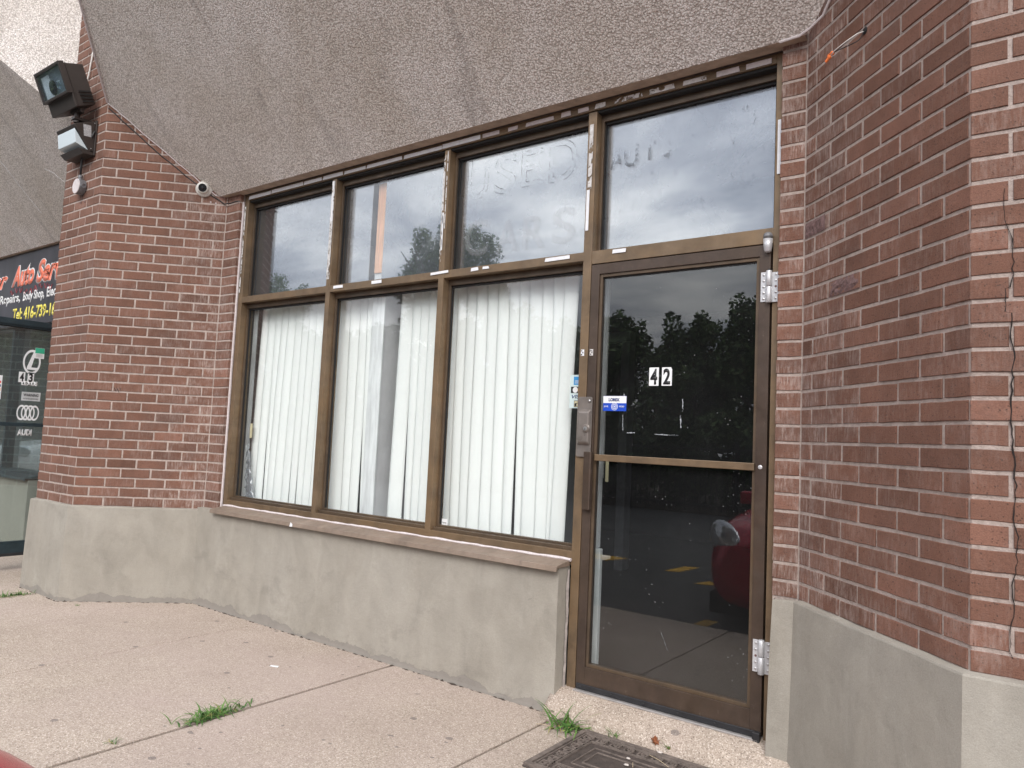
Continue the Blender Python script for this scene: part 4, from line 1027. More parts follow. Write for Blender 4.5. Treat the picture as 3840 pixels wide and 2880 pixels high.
# bracket
b = MB(); b.cyl((-1.13, -.85, 3.58), (-1.13, -.85, 3.70), .022, 16); b.box(-1.20, -1.06, -.875, -.825, 3.655, 3.70); b.box(-1.16, -1.10, -.88, -.732, 3.60, 3.625)
b.lathe((-1.06, -.85, 3.665), (1, 0, 0), [(.018, 0), (.018, .02), (.008, .022)], 14)
obj('knuckle_bracket', b, M['bronzelamp'], FL, bevel=.002)
WP = thing('wall_lamp', 'small dark wall lamp with prismatic lens, below the floodlight', 'wall lamp', (-1.2, -.74, 3.45))
wx0, wx1 = -1.365, -1.03
b = MB(); b.prism([(wx1, y_, z_) for y_, z_ in ((-.905, 3.535), (-.745, 3.612), (-.745, 3.345), (-.770, 3.345), (-.895, 3.515))], (wx0-wx1, 0, 0)); obj('housing', b, M['bronzelamp'], WP, bevel=.004)
b = MB(); b.box(wx0-.012, wx1+.012, -.7455, -.731, 3.325, 3.618); obj('back_plate', b, M['bronzelamp'], WP, bevel=.004)
b = MB(); b.prism([(wx1-.012, y_, z_) for y_, z_ in ((-.895, 3.505), (-.880, 3.392), (-.790, 3.362), (-.772, 3.350))], (wx0-wx1+.024, 0, 0))
obj('prismatic_lens', b, M['frost'], WP, bevel=.003)
b = MB(); b.prism([(wx1, y_, z_) for y_, z_ in ((-.885, 3.290), (-.745, 3.345), (-.745, 3.330), (-.835, 3.262), (-.885, 3.275))], (wx0-wx1, 0, 0)); 
b.bm.free(); b = MB(); b.prism([(wx1, y_, z_) for y_, z_ in ((-.86, 3.352), (-.745, 3.362), (-.745, 3.325), (-.82, 3.318))], (wx0-wx1, 0, 0)); obj('lower_lip', b, M['bronzelamp'], WP, bevel=.003)
b = MB(); b.prism([(wx1, y_, z_) for y_, z_ in ((-.838, 3.555), (-.778, 3.560), (-.770, 3.468), (-.826, 3.462))], (.0012, 0, 0)); obj('rating_label', b, M['label'], WP)
for y_, z_ in ((-.752, 3.59), (-.765, 3.375)):
    b = MB(); b.lathe((wx1, y_, z_), (1, 0, 0), [(.005, 0), (.004, .003), (.0005, .004)], 10); obj('screw', b, M['steel'], WP)
JB = thing('junction_box', 'round grey electrical box on the brick pier under the wall lamp', 'junction box', (-1.2, -.75, 3.09))
b = MB(); b.lathe((-1.190, -.731, 3.085), (0, -1, 0), [(.062, 0), (.064, .004), (.064, .050), (.060, .053), (.001, .053)], 36); o = obj('box_body', b, M['jbox'], JB)
b = MB(); b.lathe((-1.190, -.7842, 3.085), (0, -1, 0), [(.062, 0), (.062, .004), (.060, .005), (.0005, .005)], 36); obj('cover', b, M['jcover'], JB)
for dx, dz in ((.04, .038), (-.038, -.040)):
    b = MB(); b.lathe((-1.19+dx, -.789, 3.085+dz), (0, -1, 0), [(.005, 0), (.004, .002), (.0004, .0025)], 10); obj('screw', b, M['steel'], JB)
b = MB(); b.lathe((-1.128, -.757, 3.085), (1, 0, 0), [(.020, 0), (.020, .010), (.012, .011), (.011, .004), (.0005, .004)], 18); obj('side_hub', b, M['jbox'], JB)
b = MB(); b.lathe((-1.19, -.760, 3.145), (0, 0, 1), [(.019, 0), (.019, .012), (.014, .014), (.016, .018), (.016, .036), (.009, .040)], 12); obj('cable_gland', b, M['jbox'], JB)
b = MB(); b.tube([(-1.19, -.760, 3.18), (-1.185, -.762, 3.26), (-1.15, -.775, 3.35), (-1.08, -.775, 3.42), (-1.032, -.765, 3.47), (-1.02, -.752, 3.52), (-1.045, -.74, 3.53)], .0085, 10)
tag(obj('lamp_cable', b, M['cable'], origin=(-1.15, -.76, 3.2), smooth=True), 'thick black cable curving from the wall lamp down to the round box', 'cable')
b = MB(); b.tube([(-.94, -.745, 4.20), (-.985, -.742, 4.05), (-1.04, -.742, 3.93), (-1.10, -.745, 3.86)], .006, 8)
# white conduit on the pier face behind the floodlight
b.bm.free(); b = MB(); b.tube([(-1.215, -.737, 4.30), (-1.225, -.74, 4.20), (-1.25, -.742, 4.06), (-1.31, -.745, 3.92), (-1.36, -.745, 3.86)], .0065, 8)
tag(obj('white_cable', b, M['wcable'], origin=(-1.3, -.74, 3.9), smooth=True), 'short white cable on the bricks above and right of the floodlight', 'cable')
for x_, z_ in ((-1.205, 2.965), (-1.135, 2.960)):
    b = MB(); b.lathe((x_, -.7305, z_), (0, -1, 0), [(.008, 0), (.008, .003), (.003, .004), (.0004, .004)], 8); obj('old_anchor', b, M['spall'], LP)
# dome camera on the splay
dn = Vector((.7071, -.7071, 0)); dc = Vector((-.329, -.169, 3.10))
DCAM = thing('dome_camera', 'white round security camera on the brick under the canopy edge', 'security camera', tuple(dc))
b = MB(); b.lathe(dc, dn, [(.066, 0), (.066, .012), (.060, .020), (.050, .030), (.047, .032)], 40); obj('base_ring', b, M['camwhite'], DCAM, smooth=True)
ed = (dn+Vector((.25, -.15, -.25))).normalized(); ec = dc+dn*.030
b = MB(); b.lathe(ec, ed, [(.046, -.01), (.048, .010), (.044, .026), (.036, .036), (.033, .037)], 36); o = obj('eyeball', b, M['camwhite'], DCAM, smooth=True)
b = MB(); b.lathe(ec+ed*.037, ed, [(.033, 0), (.031, .003), (.001, .0035)], 32); obj('lens_face', b, M['camblack'], DCAM)
b = MB(); b.lathe(ec+ed*.041, ed, [(.012, 0), (.010, .003), (.001, .004)], 20); obj('lens', b, M['carglass'], DCAM)
# black cable along the canopy edge
def diag(t_, off=.010, dz=0.0):
    y_ = -.10-.62*t_; x_ = -.262-.618*t_
    return (x_+off*.7, y_-off*.7, soff(0, y_)[2]-.035+dz)
pts = [(.0, -.05, 2.985), (-.05, -.055, 2.99), (-.12, -.055, 2.985), (-.2, -.062, 2.99), (-.235, -.09, 3.02)]+[diag(k/14, .008, -.02*math.sin(k/14*3.14)+rnd.uniform(-.004, .004)) for k in range(1, 14)]+[diag(1.0, .006, .0)]
b = MB(); b.tube(pts, .0045, 7); tag(obj('camera_cable', b, M['cable'], origin=(-.3, -.1, 3.0), smooth=True), 'thin black cable running along the canopy edge to the window corner', 'cable')
for s_, z_ in ((.085, 2.992), (.125, 2.998)):
    b = MB(); d_ = math.sqrt(.5); b.lathe((-.2-s_*d_, -.04-s_*d_, z_), dn, [(.007, 0), (.006, .006), (.002, .008)], 8); obj('old_anchor', b, M['caulk'], LP)
sL = lambda s_, z_, o_=.0025: (-.2-s_*.7071+o_*.7071, -.04-s_*.7071-o_*.7071, z_)
for (a0, z0_), (a1, z1_) in (((.742, 1.452), (.722, 1.415)), ((.725, 1.455), (.700, 1.408)), ((.700, 1.450), (.690, 1.432))):
    b = MB(); b.tube([sL(a0, z0_), sL((a0+a1)/2, (z0_+z1_)/2), sL(a1, z1_)], [.001, .003, .0015], 5); obj('pen_stroke', b, M['stblack'], LP)
# loose wires with orange nuts on the right pier splay
LW = thing('loose_wires', 'loose wires with two orange wire nuts sticking out of the right brick wall', 'wires', tuple(splay_pt(.42, .0, 2.85)))
P0 = splay_pt(.423, .004, 2.852)
W1 = [P0, P0+Vector((-.02, -.02, -.012)), P0+Vector((-.06, -.025, -.035)), P0+Vector((-.105, -.01, -.052)), P0+Vector((-.125, .01, -.058))]
b = MB(); b.tube(W1, .0022, 6); obj('white_wire', b, M['wcable'], LW, smooth=True)
W2 = [P0, P0+Vector((-.008, -.02, -.035)), P0+Vector((-.02, -.03, -.05)), P0+Vector((-.07, -.01, -.05)), P0+Vector((-.115, .02, -.042))]
b = MB(); b.tube(W2, .002, 6); obj('black_wire', b, M['cable'], LW, smooth=True)
for a_, d_ in ((W1[-1], Vector((-.5, .1, -.55))), (W2[-1], Vector((-.8, .4, -.12)))):
    d_.normalize(); b = MB(); b.lathe(a_, d_, [(.003, 0), (.0085, .004), (.0085, .010), (.0068, .012), (.0055, .028), (.004, .030)], 8); obj('wire_nut', b, M['cap'], LW)
b = MB(); pc = splay_pt(.425, .0008, 2.855); b.lathe(pc, Vector((-.7071, -.7071, 0)), [(.016, 0), (.012, .003), (.004, .004)], 7); obj('hole', b, M['black'], LW)

# ------------------------------------------------------------------ left neighbour (unit 43)
DXU = -6.605
b = bmesh.new(); MBn = MB(); MBn.box(-.2+DXU, 3.190+DXU, -.092, .012, GZ-.02, .522)
tag(obj('cement_wall', MBn, M['cement'], origin=(1.5+DXU, -.09, GZ), bevel=.004), 'neighbouring shop\'s cement knee wall, seen through its open glass door', 'low wall')
MBn = MB(); MBn.prism([(.035+DXU, y_, z_) for y_, z_ in sp], (3.165, 0, 0))
NW = thing('storefront_window', 'dark teal framed window of the neighbouring shop, behind its open door', 'shop window', (2.1+DXU, 0, .52))
obj('sill', MBn, M['tealframe'], NW, bevel=.002)
def nbar(x0_, x1_, z0_, z1_, nm, y0_=0.0, y1_=.11, m=None):
    mb = MB(); mb.box(x0_+DXU, x1_+DXU, y0_, y1_, z0_, z1_); return obj(nm, mb, m or M['tealframe'], NW, bevel=.002)
nbar(JL, .048, .523, 3.045, 'left_jamb'); nbar(4.222, JR, -.09, 3.045, 'right_jamb'); nbar(.048, 4.222, 2.990, 3.045, 'head_rail'); nbar(.048, 3.206, .523, .60, 'bottom_rail')
nbar(1.070, 1.115, .60, 2.99, 'mullion'); nbar(2.150, 2.195, .60, 2.99, 'mullion'); nbar(3.206, 3.258, -.09, 2.99, 'mullion')
nbar(.048, 1.07, 2.184, 2.24, 'transom_bar'); nbar(1.115, 2.15, 2.184, 2.24, 'transom_bar'); nbar(2.195, 3.206, 2.184, 2.24, 'transom_bar'); nbar(3.258, 4.222, 2.184, 2.24, 'transom_bar')
for a_, c_ in ((.048, 1.07), (1.115, 2.15), (2.195, 3.206)): nbar(a_, c_, .60, 2.184, 'lower_pane', .080, .086, M['glass'])
b = MB(); b.box(-18, -2.1, 1.6, 1.7, -.2, 3.1); b.box(-18, -2.1, .12, 1.6, -.2, -.085); b.box(-18, -2.1, .12, 1.6, 3.06, 3.15); b.box(-18.1, -18, .12, 1.7, -.2, 3.15); tag(obj('interior_wall', b, simple('neighbour_wall', (.10, .115, .12), .9, 0, .1, 2)), kind='structure')
# sign over the neighbour's transom
SG = thing('shop_sign', 'dark shop sign with orange, white and yellow lettering over the neighbouring shop', 'shop sign', (-4.4, -.03, 2.24))
b = MB(); b.box(-6.55, -2.345, -.050, -.002, 2.20, 3.035); obj('sign_panel', b, M['signbg'], SG, bevel=.004)
ys = -.0505
def stext(s, x0_, x1_, z_, h_, m, bold=.0, shear=0.0, nm='lettering', d=0.0): obj(nm, text_bm(s, x1_-x0_, h_, FRONT(x0_, z_, ys-d), bold=bold, shear=shear, thick=.0008), m, SG)
# positions corrected for the panel standing 5 cm proud of the frame
ox = .17; 
stext('er', -5.03, -4.60, 2.655, .165, M['signwh'], .085, .3, 'lettering_edge'); stext('er', -5.02, -4.61, 2.663, .149, M['signor'], .045, .3, d=.001)
stext('Auto', -4.49, -3.86, 2.647, .262, M['signwh'], .085, .3, 'lettering_edge'); stext('Auto', -4.478, -3.872, 2.656, .244, M['signor'], .045, .3, d=.001)
stext('Serv', -3.82, -3.13, 2.647, .275, M['signwh'], .085, .3, 'lettering_edge'); stext('Serv', -3.808, -3.142, 2.656, .257, M['signor'], .045, .3, d=.001)
stext('al Repairs,', -4.96, -4.20, 2.450, .135, M['signwh'], .03); stext('Body Shop,', -4.12, -3.56, 2.450, .135, M['signwh'], .03); stext('Elect', -3.50, -3.22, 2.477, .112, M['signwh'], .03)
stext('Tel: 416-739-160', -4.37, -3.16, 2.265, .145, M['signyl'], .035)
# flame pattern: thin red licks
mb = MB(); r = random.Random(5)
for k in range(9):
    x_ = -4.5+k*.13; z_ = 2.60+.02*math.sin(k*1.3)
    pts = [(x_+.09*i/5, ys-.0003, z_+.03*math.sin(i*1.3+k)) for i in range(6)]
    mb.tube(pts, .0035, 4)
obj('flame_pattern', mb, simple('flame_red', (.35, .03, .04), .5, 0, .5, 8), SG)
# the neighbour's door, swung open towards the street
ND = thing('glass_door', 'neighbouring shop\'s dark teal glass door marked 43, standing open', 'door', (-2.33, -.4, -.07))
HY = -.03; NX = -2.325
PN = lambda u, d, z: (NX-d, HY-.95+u, z)
door_leaf(ND, PN, M['tealframe'], M['tealframe'], glass_mat('open_door_glass', .09, (.80, .86, .85), .03, (.5, .58, .56)), .95, 2.068)
SP = lambda y0_, z0_, d=0.0: SIDE(y0_, z0_, NX-.0195+.0008+d)
def sdecal(parent, nm, y0_, y1_, z0_, z1_, m, d=0.0, th=.0005):
    pl = SP(y0_, z0_, d); mb = MB(); w_, h_ = y1_-y0_, z1_-z0_
    mb.hexa([pl(0, 0, 0), pl(w_, 0, 0), pl(w_, h_, 0), pl(0, h_, 0), pl(0, 0, th), pl(w_, 0, th), pl(w_, h_, th), pl(0, h_, th)])
    bmesh.ops.recalc_face_normals(mb.bm, faces=mb.bm.faces[:]); return obj(nm, mb, m, parent)
c = sdecal(ND, 'number_sticker', -.655, -.603, 1.497, 1.592, M['stwhite']); obj('digit', text_bm('4', .034, .078, SP(-.646, 1.505, .0007), bold=.035), M['stblack'], c)
c = sdecal(ND, 'number_sticker', -.582, -.530, 1.497, 1.592, M['stwhite']); obj('digit', text_bm('3', .034, .078, SP(-.573, 1.505, .0007), bold=.035), M['stblack'], c)
obj('oval_emblem', ring(-.5585, 1.690, .073, .059, 0, 1.55, 40, SP(0, 0, 0.0)), M['stwhite'], ND)
pl = SP(0, 0, 0.0004)
mb = MB(); mb.prism([pl(*q, 0) for q in ((-.548, 1.790), (-.528, 1.790), (-.560, 1.640), (-.505, 1.640), (-.503, 1.618), (-.598, 1.618), (-.594, 1.645))], (.0005, 0, 0)); obj('emblem_letter', mb, M['stwhite'], ND)
obj('lettering', text_bm('LEXUS', .135, .042, SP(-.628, 1.470), bold=.06), M['stwhite'], ND)
for k in range(4): obj('emblem_ring', ring(-.607+k*.036, 1.222, .038, .0285, 0, 1.85, 32, SP(0, 0, .0002*k)), M['stwhite'], ND)
obj('lettering', text_bm('AUDI', .120, .060, SP(-.625, 1.012), bold=.06), M['stwhite'], ND)
c = sdecal(ND, 'warning_sticker', -.618, -.462, 1.332, 1.412, simple('silver_sticker', (.55, .57, .58), .4))
obj('lettering', text_bm('WARNING', .125, .026, SP(-.603, 1.372, .0007), bold=.03), M['stblack'], c); obj('lettering', text_bm('PROTECTED & MONITORED', .125, .012, SP(-.603, 1.345, .0007), bold=.01), M['stblack'], c)
c = sdecal(ND, 'permit_sticker', -.540, -.462, 1.728, 1.825, M['stwhite'], .001); sdecal(c, 'green_band', -.539, -.463, 1.775, 1.824, M['stgreen'], .0017)
for k in range(4): sdecal(c, 'print_line', -.53, -.475, 1.765-k*.008, 1.767-k*.008, M['jbox'], .0017)
c = sdecal(ND, 'card_sticker', -.835, -.782, 1.330, 1.545, M['stwhite'])
for k, mm in enumerate(('stred', 'stnavy', 'styellow', 'stcyan', 'stblue')): sdecal(c, 'card_mark', -.825, -.790, 1.475-k*.033, 1.495-k*.033, M[mm], .0007)

# ------------------------------------------------------------------ door mat
MT = thing('door_mat', 'brown rubber doormat with a Greek key border before the glass door', 'doormat', (3.87, -.43, GZ))
mx0, mx1, my0, my1 = 3.425, 4.33, -.690, -.180
mz = GZ+.001
b = MB(); b.box(mx0, mx1, my0, my1, mz, mz+.008); obj('mat_base', b, M['mat'], MT, bevel=.003)
b = MB(); top = mz+.0085
def rail(x0_, x1_, y0_, y1_, h=.0045): b.box(x0_, x1_, y0_, y1_, top-.001, top+h*1.7)
def frame_rect(i, w_, h=.0045):
    rail(mx0+i, mx1-i, my0+i, my0+i+w_, h); rail(mx0+i, mx1-i, my1-i-w_, my1-i, h); rail(mx0+i, mx0+i+w_, my0+i+w_, my1-i-w_, h); rail(mx1-i-w_, mx1-i, my0+i+w_, my1-i-w_, h)
frame_rect(.004, .024, .006); frame_rect(.036, .005); frame_rect(.102, .005); frame_rect(.150, .004, .003); frame_rect(.185, .004, .003)
def key(cx, cy, s_, ang):
    segs = [(-1, -1, 1, -1), (1, -1, 1, 1), (1, 1, -.4, 1), (-.4, 1, -.4, -.1), (-.4, -.1, .35, -.1), (-1, -1, -1, .6)]
    ca, sa = math.cos(ang), math.sin(ang)
    for x0_, y0_, x1_, y1_ in segs:
        a0 = Vector((cx+(x0_*ca-y0_*sa)*s_, cy+(x0_*sa+y0_*ca)*s_)); a1 = Vector((cx+(x1_*ca-y1_*sa)*s_, cy+(x1_*sa+y1_*ca)*s_)); h_ = .0032
        rail(min(a0.x, a1.x)-h_, max(a0.x, a1.x)+h_, min(a0.y, a1.y)-h_, max(a0.y, a1.y)+h_, .0036+rnd.uniform(0, .0008))
nk = 12
for k in range(nk): 
    cx = mx0+.072+(mx1-mx0-.144)*k/(nk-1); key(cx, my1-.072, .020, 0); key(cx, my0+.072, .020, math.pi)
for k in range(1, 6):
    cy = my0+.072+(my1-my0-.144)*k/6; key(mx0+.072, cy, .020, math.pi/2); key(mx1-.072, cy, .020, -math.pi/2)
obj('raised_pattern', b, M['mattop'], MT, bevel=.0008)

# ------------------------------------------------------------------ weeds, straws, pebbles, leaf
def tuft(name, label, cx, cy, z, n_, L_, spread, seed, flat=.5, dirx=0.0, elong=(1, 1), cat='weed', wide=.004, broad=0, group=None):
    r = random.Random(seed); bm = bmesh.new(); tl = bm.faces.layers.float.new('tint')
    for i in range(n_):
        a = r.uniform(0, 2*math.pi); l = L_*r.uniform(.45, 1.1); e = r.uniform(flat*.4, flat*1.2); bx_ = cx+r.gauss(0, spread*elong[0]); by_ = cy+r.gauss(0, spread*elong[1])
        d = Vector((math.cos(a), math.sin(a), 0)); s = Vector((-d.y, d.x, 0)); w_ = wide*r.uniform(.6, 1.2); prev = None; t_ = r.random(); p_ = Vector((bx_, by_, z)); th = math.radians(90)*(1-e*.45)
        for k in range(6):
            f = k/5; ww = w_*(1-f**1.6)*(.7+.6*math.sin(f*3)) if k < 5 else .0003
            cur = (bm.verts.new(p_-s*ww), bm.verts.new(p_+Vector((0, 0, .0008))), bm.verts.new(p_+s*ww))
            if prev:
                for q in (0, 1):
                    F = bm.faces.new([prev[q], prev[q+1], cur[q+1], cur[q]]); F[tl] = t_
            prev = cur; th -= e*.38; p_ = p_+(d*math.cos(th)+Vector((0, 0, 1))*math.sin(th))*(l/5)
            if p_.z < z+.003: p_.z = z+.003
    for i in range(broad):
        a = r.uniform(0, 6.28); rr_ = abs(r.gauss(0, spread*1.3)); c_ = Vector((cx+rr_*math.cos(a), cy+rr_*math.sin(a), z+r.uniform(.004, .025))); ra = r.uniform(.005, .010); t_ = r.uniform(.4, 1)
        nv = Vector((r.uniform(-.4, .4), r.uniform(-.6, .1), 1)).normalized(); u_ = nv.orthogonal().normalized(); v_ = nv.cross(u_)
        F = bm.faces.new([bm.verts.new(c_+(u_*math.cos(k)+v_*math.sin(k)*.7)*ra) for k in [j*math.pi/4 for j in range(8)]]); F[tl] = t_
    o = obj(name, bm, M['grass'], origin=(cx, cy, z)); return tag(o, label, cat, group)
tuft('grass_tuft', 'thick grass tuft in the pavement joint, away from the walls', 2.005, -1.26, GZ, 170, .095, .035, 11, 1.05, elong=(.6, 2.1), wide=.0036)
tuft('grass_tuft', 'tiny grass sprig in the pavement joint at the bottom edge of the photo', 1.985, -1.72, GZ, 16, .035, .010, 12, .9, wide=.002)
tuft('grass_tuft', 'weed clump with long blades beside the door step and mat corner', 3.345, -.205, GZ, 46, .165, .034, 13, .85, elong=(1.3, .7), wide=.0058, broad=80)
tuft('grass_tuft', 'small grass sprout along the back edge of the doormat', 3.585, -.172, GZ+.02, 16, .06, .012, 14, .8, wide=.0026)
tuft('grass_tuft', 'small leafy sprout beside the dead leaf at the mat edge', 3.86, -.162, GZ+.02, 14, .055, .008, 15, .35, wide=.002, broad=14)
tuft('grass_tuft', 'grass growing along the pavement joint left of the brick pier', -1.25, -1.0, GZ, 150, .07, .04, 16, .9, elong=(.4, 3.2), wide=.003)
tuft('grass_tuft', 'tiny sprout at the foot of the left cement base', -.62, -.74+.0, GZ, 9, .025, .006, 17, .7, wide=.002)
r = random.Random(21)
def straw(label, x_, y_, a_, l_, z=GZ+.003):
    mb = MB(); mb.tube([(x_+math.cos(a_)*l_*k/4, y_+math.sin(a_)*l_*k/4, z+.004*math.sin(k*.8)) for k in range(5)], .0012, 5)
    tag(obj('dry_straw', mb, M['straw'], origin=(x_, y_, z)), label, 'straw', 'dry straws near the door')
straw('dry straw lying left of the weed clump', 3.20, -.26, .25, .09); straw('dry straw lying between the weed clump and the mat', 3.36, -.31, -.25, .07)
straw('dry straw lying across the back border of the mat', 3.80, -.24, -.45, .13, mz+.016); straw('short dry straw lying in the middle of the mat', 3.78, -.36, -1.1, .05, mz+.016)
def stone(x_, y_, z_, s_, label):
    bm = bmesh.new(); bmesh.ops.create_icosphere(bm, subdivisions=2, radius=s_)
    for v_ in bm.verts: v_.co = Vector((v_.co.x*1.3, v_.co.y, v_.co.z*.5))*(1+r.uniform(-.12, .12))+Vector((x_, y_, z_+s_*.4))
    tag(obj('pebble', bm, M['pebble'], origin=(x_, y_, z_), smooth=True), label, 'pebble', 'pebbles around the mat')
stone(3.445, -.192, mz+.014, .006, 'pale pebble on the far left corner of the mat'); stone(3.745, -.335, mz+.012, .008, 'pale pebble nearest the straw in the middle of the mat')
stone(3.77, -.40, mz+.012, .009, 'flat pale pebble on the mat at the bottom edge of the photo'); stone(3.825, -.185, mz+.014, .011, 'round pale pebble beside the dead leaf')
b = MB(); b.prism([(1.545, -.60, GZ+.001), (1.60, -.585, GZ+.004), (1.61, -.60, GZ+.002), (1.555, -.615, GZ+.001)], (0, 0, .0012)); tag(obj('paper_scrap', b, M['tape'], origin=(1.57, -.6, GZ)), 'small white paper scrap on the pavement before the cement wall', 'paper scrap')
# dead leaf
bm = bmesh.new(); pts = []
lob = [(0, 1.0), (.18, .62), (.42, .80), (.40, .50), (.80, .48), (.52, .22), (.62, -.05), (.25, -.05), (.1, -.35), (-.05, -.05), (-.45, -.10), (-.40, .18), (-.78, .38), (-.38, .45), (-.48, .78), (-.18, .60)]
lx, ly, lz = 3.79, -.168, GZ+.045
vs = [bm.verts.new((lx+p_[0]*.032, ly+.01*abs(p_[0])+.004*math.sin(i*2.), lz+p_[1]*.036+.004*math.sin(i*1.7))) for i, p_ in enumerate(lob)]
cv = bm.verts.new((lx, ly-.008, lz+.008))
for i in range(len(vs)): bm.faces.new([vs[i], vs[(i+1) % len(vs)], cv])
lf = obj('dead_leaf', bm, M['leafbrown'], origin=(lx, ly, GZ)); s_ = lf.modifiers.new('s', 'SOLIDIFY'); s_.thickness = .0006
tag(lf, 'curled brown maple leaf standing at the back edge of the mat', 'leaf')
b = MB(); b.prism([(-2.0, -.66, GZ), (-1.90, -.64, GZ), (-1.88, -.70, GZ), (-1.97, -.74, GZ)], (0, 0, .045))
b.bm.free()

# ------------------------------------------------------------------ parked cars
def car(label, body_m, ox_, oy_, ang, loc_z=AZ, name='parked_car'):
    """nose at local y=0 pointing to +y (towards the shop), body runs to y=-4.1"""
    t = thing(name, label, 'car', (ox_, oy_, loc_z))
    ca, sa = math.cos(ang), math.sin(ang)
    G_ = lambda x_, y_, z_: (ox_+x_*ca-y_*sa, oy_+x_*sa+y_*ca, loc_z+z_)
    # station: y, then section points (halfwidth, z) from sill to centre line
    ST = [(-.00, [(.30, .24), (.42, .30), (.50, .42), (.50, .55), (.40, .70), (.20, .76), (0, .77)]),
          (-.06, [(.48, .20), (.62, .28), (.70, .42), (.69, .60), (.56, .74), (.28, .80), (0, .81)]),
          (-.20, [(.68, .18), (.79, .28), (.84, .45), (.83, .66), (.70, .83), (.36, .875), (0, .88)]),
          (-.45, [(.76, .20), (.85, .30), (.88, .48), (.875, .76), (.80, .94), (.42, .935), (0, .93)]),
          (-1.0, [(.78, .20), (.86, .32), (.88, .52), (.88, .80), (.80, 1.0), (.40, .99), (0, .98)]),
          (-1.30, [(.78, .20), (.86, .32), (.88, .52), (.88, .82), (.80, 1.02), (.42, 1.05), (0, 1.06)]),
          (-3.6, [(.78, .22), (.86, .34), (.88, .54), (.88, .84), (.80, 1.04), (.42, 1.06), (0, 1.06)]),
          (-3.95, [(.74, .26), (.82, .36), (.84, .54), (.84, .82), (.76, 1.0), (.42, 1.03), (0, 1.03)]),
          (-4.10, [(.60, .34), (.70, .40), (.74, .54), (.74, .80), (.66, .92), (.40, .95), (0, .95)])]
    bm = bmesh.new(); rows_ = []
    for y_, sec in ST:
        full = [(-w_, z_) for w_, z_ in sec] + [(w_, z_) for w_, z_ in sec[-2::-1]]
        rows_.append([bm.verts.new(G_(x_, y_, z_)) for x_, z_ in full])
    for a_, c_ in zip(rows_, rows_[1:]):
        for k in range(len(a_)-1): bm.faces.new([a_[k], a_[k+1], c_[k+1], c_[k]])
        bm.faces.new([a_[-1], a_[0], c_[0], c_[-1]])
    bm.faces.new(rows_[0][::-1]); bm.faces.new(rows_[-1])
    bmesh.ops.recalc_face_normals(bm, faces=bm.faces[:])
    o = obj('body', bm, body_m, t, smooth=True); s_ = o.modifiers.new('s', 'SUBSURF'); s_.levels = 2; s_.render_levels = 2
    CB = [(-1.15, [(.74, .95), (.40, .97), (0, .98)]), (-1.95, [(.66, 1.38), (.38, 1.44), (0, 1.46)]), (-3.2, [(.66, 1.40), (.38, 1.46), (0, 1.48)]), (-3.95, [(.70, .98), (.38, 1.0), (0, 1.0)])]
    bm = bmesh.new(); rows_ = []
    for y_, sec in CB:
        full = [(-w_, z_) for w_, z_ in sec] + [(w_, z_) for w_, z_ in sec[-2::-1]]
        rows_.append([bm.verts.new(G_(x_, y_, z_)) for x_, z_ in full])
    bs_ = [[bm.verts.new(G_(s2*.80, y_, .92)) for s2 in (-1, 1)] for y_ in (-1.15, -1.95, -3.2, -3.95)]
    for i in range(3):
        a_, c_ = rows_[i], rows_[i+1]
        for k in range(4): bm.faces.new([a_[k], a_[k+1], c_[k+1], c_[k]])
        bm.faces.new([bs_[i][0], a_[0], c_[0], bs_[i+1][0]]); bm.faces.new([bs_[i][1], bs_[i+1][1], c_[-1], a_[-1]])
    bmesh.ops.recalc_face_normals(bm, faces=bm.faces[:])
    obj('windows', bm, M['carglass'], t, smooth=False)
    bm = bmesh.new(); R_ = []
    for y_, z_ in ((-1.90, 1.395), (-2.3, 1.44), (-2.9, 1.45), (-3.25, 1.40)):
        R_.append([bm.verts.new(G_(x_, y_, z_+dz+.02)) for x_, dz in ((-.68, -.03), (-.40, .02), (0, .035), (.40, .02), (.68, -.03))])
    for a_, c_ in zip(R_, R_[1:]):
        for k in range(4): bm.faces.new([a_[k], a_[k+1], c_[k+1], c_[k]])
    o = obj('roof', bm, body_m, t, smooth=True); s_ = o.modifiers.new('s', 'SOLIDIFY'); s_.thickness = .03
    for sx_ in (-1, 1):
        for y_ in (-.82, -3.35):
            mb = MB(); mb.cyl(G_(sx_*.70, y_, .315), G_(sx_*.895, y_, .315), .315, 36); w_ = obj('wheel', mb, M['tyre'], t, bevel=.02)
            mb = MB(); mb.lathe(G_(sx_*.894, y_, .315), Vector(G_(sx_, 0, 0))-Vector(G_(0, 0, 0)), [(.21, 0), (.21, .008), (.18, .006), (.06, .0), (.05, .01), (.001, .012)], 28); obj('rim', mb, M['rim'], w_)
        # headlamp: swept lens wrapping round the corner
        bm = bmesh.new(); bmesh.ops.create_uvsphere(bm, u_segments=28, v_segments=16, radius=1.0)
        ca2, sa2 = math.cos(-sx_*.60), math.sin(-sx_*.60)
        for v_ in bm.verts:
            q = v_.co; ex, ey, ez = q.x*.215, q.y*.065, (q.z+.25*q.x*sx_)*.150
            v_.co = Vector(G_(sx_*.700+ex*ca2-ey*sa2, -.215+ex*sa2+ey*ca2, .755+ez))
        obj('headlight', bm, M['headlamp'], t, smooth=True)
        mb = MB(); mb.lathe(G_(sx_*.60, -.085, .36), Vector(G_(sx_*.5, 1, 0))-Vector(G_(0, 0, 0)), [(.07, -.02), (.07, .006), (.055, .010), (.001, .004)], 24); obj('fog_lamp', mb, M['headlamp'], t)
        mb = MB(); mb.box(0, 1, 0, 1, 0, 1)
        for v_ in mb.bm.verts: v_.co = Vector(G_(sx_*(.56+.24*v_.co.x), -3.90-.15*v_.co.y+.02*v_.co.x, .74+.16*v_.co.z))
